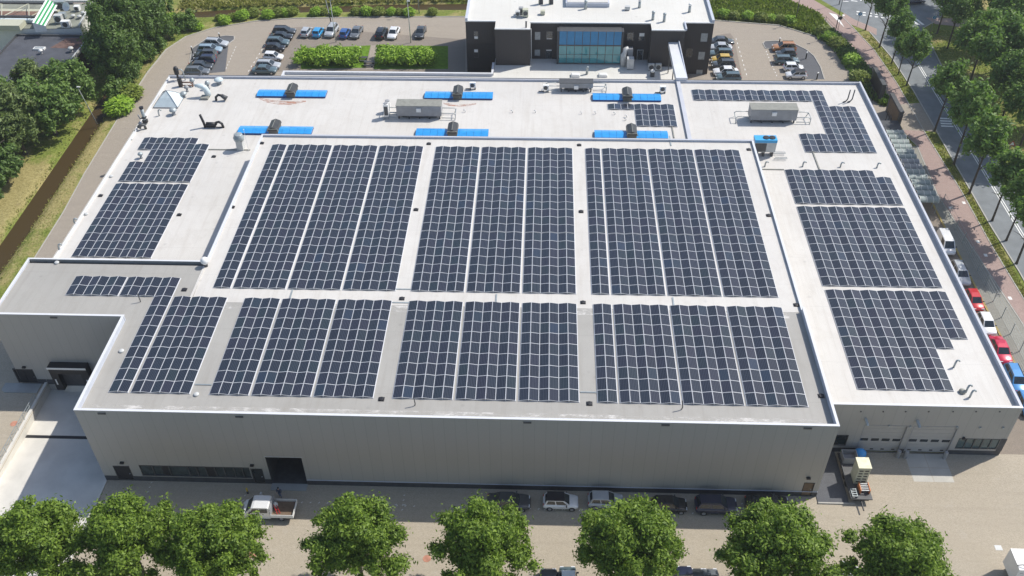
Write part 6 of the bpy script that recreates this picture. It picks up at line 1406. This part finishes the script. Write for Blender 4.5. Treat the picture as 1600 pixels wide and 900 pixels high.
mushroom(65, 84, z, .4, .9, 'small white cowl on the dark neighbouring roof', 'white'); mushroom(112, 81, z, .5, 1.0, 'grey cowl near the right end of the dark neighbouring roof', 'lightgrey')
t = thing('shop_building', 'shop building with grey green roof, white wall and green striped sign', 'building', (-95, 105, 0)); z = 6.0
a = at(146, 5.5, z); b_ = at(124, 45, z); x1 = (a[0]+b_[0])/2
pl = [(x1-42, y1+1.0), (b_[0]-5, y1+1.0), (b_[0], b_[1]+.5), (a[0], a[1]), (x1-42, a[1]+.6)]
MB().prism(pl, 0, z-.1).build('wall', M['white'], t); MB().prism(pl, z-.09, z).build('roof', mat('grey_green_roof', (.23, .24, .20), .85, var=.25, scale=.4), t)
mb = MB().prism([(a[0]-.3, a[1]), (a[0], a[1]), (b_[0], b_[1]+.5), (b_[0]-.3, b_[1]+.5)], z+.002, z+.45); mb.box(x1-42, a[0], a[1]+.3, a[1]+.65, z+.002, z+.4); mb.build('parapet', M['lightgrey'], t)
p0, p1 = at3(60, 37, z+1.6), at3(81, 1, z+1.6)
sg = MB(); bands = ['white', 'green', 'white', 'green', 'white', 'green', 'white']
m7 = [M['white'], M['green_paint']]; d = Vector((p1[0]-p0[0], p1[1]-p0[1], 0)); u = d.normalized(); nn = Vector((u.y, -u.x, 0))
for i in range(7):
    o_ = nn*(-1.0+i*.30); q_ = nn*(-1.0+(i+1)*.30-.0)
    zz = z+1.9-i*.12
    sg.add([(p0[0]+o_.x, p0[1]+o_.y, zz), (p0[0]+q_.x, p0[1]+q_.y, zz-.12), (p1[0]+q_.x, p1[1]+q_.y, zz-.12), (p1[0]+o_.x, p1[1]+o_.y, zz)], [(0, 1, 2, 3)], i % 2)
o_, q_ = nn*-1.0, nn*1.1
sg.add([(p0[0]+o_.x, p0[1]+o_.y, z), (p0[0]+q_.x, p0[1]+q_.y, z), (p0[0]+q_.x, p0[1]+q_.y, z+1.06), (p0[0]+o_.x, p0[1]+o_.y, z+1.9)], [(0, 1, 2, 3)], 0)
sg.build('striped_sign', m7, t)
# steel truss canopy frames with coloured panels left of the sign
mb = MB(); X0, X1 = p0[0]-22, p0[0]-1.5
for py in (4.5, 26): 
    yy_ = at(30, py, z+1.2)[1]; mb.box(X0, X1+(4 if py < 10 else 0), yy_-.2, yy_+.2, z+1.0, z+1.35)
mb.build('truss_beam', M['dark'], t)
ya, yb = at(30, 4.5, z+1.2)[1], at(30, 26, z+1.2)[1]; mb = MB()
for i in range(4):
    xx = X1-2-i*5.2; mb.tube([(xx, yb, z+1.1), (xx+2.6, ya, z+1.1)], .08, 6).tube([(xx, yb, z+1.1), (xx-2.6, ya, z+1.1)], .08, 6)
mb.build('truss_brace', M['cream'], t)
mb = MB(); mb.box(X0, X1+.5, yb+.5, (ya+yb)/2-.6, z+.02, z+.3, 0).box(X0, X1+.8, (ya+yb)/2-.5, (ya+yb)/2+1.2, z+.02, z+.35, 1).box(X0, X1+1.5, (ya+yb)/2+1.3, ya-.5, z+.02, z+.3, 2)
mb.build('canopy_panel', [M['white'], M['brown'], M['cream']], t)
yy_ = at(30, 32, z)[1]; MB().box(X0, p0[0]-.5, yy_-1.0, yy_+1.0, z+.02, z+.5).build('glass_strip', M['dome'], t); yc = at(20, 43, z)[1]; MB().box(X0, p0[0]-4.0, yc-1.3, yc+1.3, z+.02, z+1.0).build('plant_deck', M['cream'], t)
for px, py, lab, sx, sz, m_ in ((97, 14, 'large dark finned cooler on the shop roof', 1.9, 1.5, 'zinc'), (94, 36, 'white sided air conditioner on the shop roof, left', 1.4, 1.5, 'lightgrey'), (105, 43, 'white curved air conditioner on the shop roof, front', 1.6, 1.2, 'white'), (99, 28, 'blue grey air conditioner on shop roof behind the white ones', 1.3, .9, 'zinc'), (122, 17, 'small white air conditioner near the shop parapet', 1.0, .9, 'white')): box_unit(px, py, z, sx, .9, sz, lab, m_=m_)
c = at3(111, 20, z); tt = thing('satellite_dish', 'white satellite dish on the shop roof', 'satellite dish', c); MB().tube([c, (c[0], c[1], c[2]+.8)], .06, 6).build('mast', M['grey'], tt)
mb = MB(); cc = Vector((c[0]-.3, c[1]-.2, c[2]+1.3)); ax = Vector((-.25, -.8, .5)).normalized(); a_ = ax.orthogonal().normalized(); bb = ax.cross(a_); vs = []
for k_, (r_, h_) in enumerate(((.05, 0), (.5, .08), (.85, .25))):
    for j in range(16): th = j*math.pi/8; vs.append(cc+(a_*math.cos(th)+bb*math.sin(th))*r_+ax*h_)
mb.add(vs, [(k_*16+j, k_*16+(j+1) % 16, (k_+1)*16+(j+1) % 16, (k_+1)*16+j) for k_ in range(2) for j in range(16)]+[tuple(range(16))]); mb.build('dish', M['white'], tt, True)
for px, py, lab in ((87, 20, 'small grey pipe cowl by the shop roof gutter line'), (115, 28, 'pale cowl right of the satellite dish'), (125, 29, 'brownish cowl at the right of the shop roof'), (131, 23, 'white cowl close to the shop right parapet')): mushroom(px, py, z, .45, .7, lab, 'lightgrey')
sheet('shop_car_park', [(-130, a[1]+1.2), (a[0]+1.5, a[1]+1.2), (a[0]+5, 122), (-60, 121.5), (-60, 140), (-130, 140)], Z1, M['cycle'])
sheet('shop_yard', [(a[0]+.1, y0-4), (a[0]+4.0, y0-4), (a[0]+4.5, a[1]+1.1), (a[0]+.1, a[1]+1.1)], Z1, M['pave']) if False else None
# ---------------------------------------------------------------- thin summer haze
m, nt, b = _nodes('haze_air'); nt.nodes.remove(b)
pv = nt.nodes.new('ShaderNodeVolumePrincipled'); pv.inputs['Density'].default_value = .00022; pv.inputs['Color'].default_value = (.92, .95, 1, 1); pv.inputs['Anisotropy'].default_value = .3
nt.links.new(pv.outputs[0], nt.nodes['Material Output'].inputs['Volume'])
hz_ = MB().box(-420, 420, -220, 620, -3, 95).build('haze', m); struct(hz_, 'stuff'); tag(hz_, 'thin pale summer haze in the air over the whole site', 'haze')
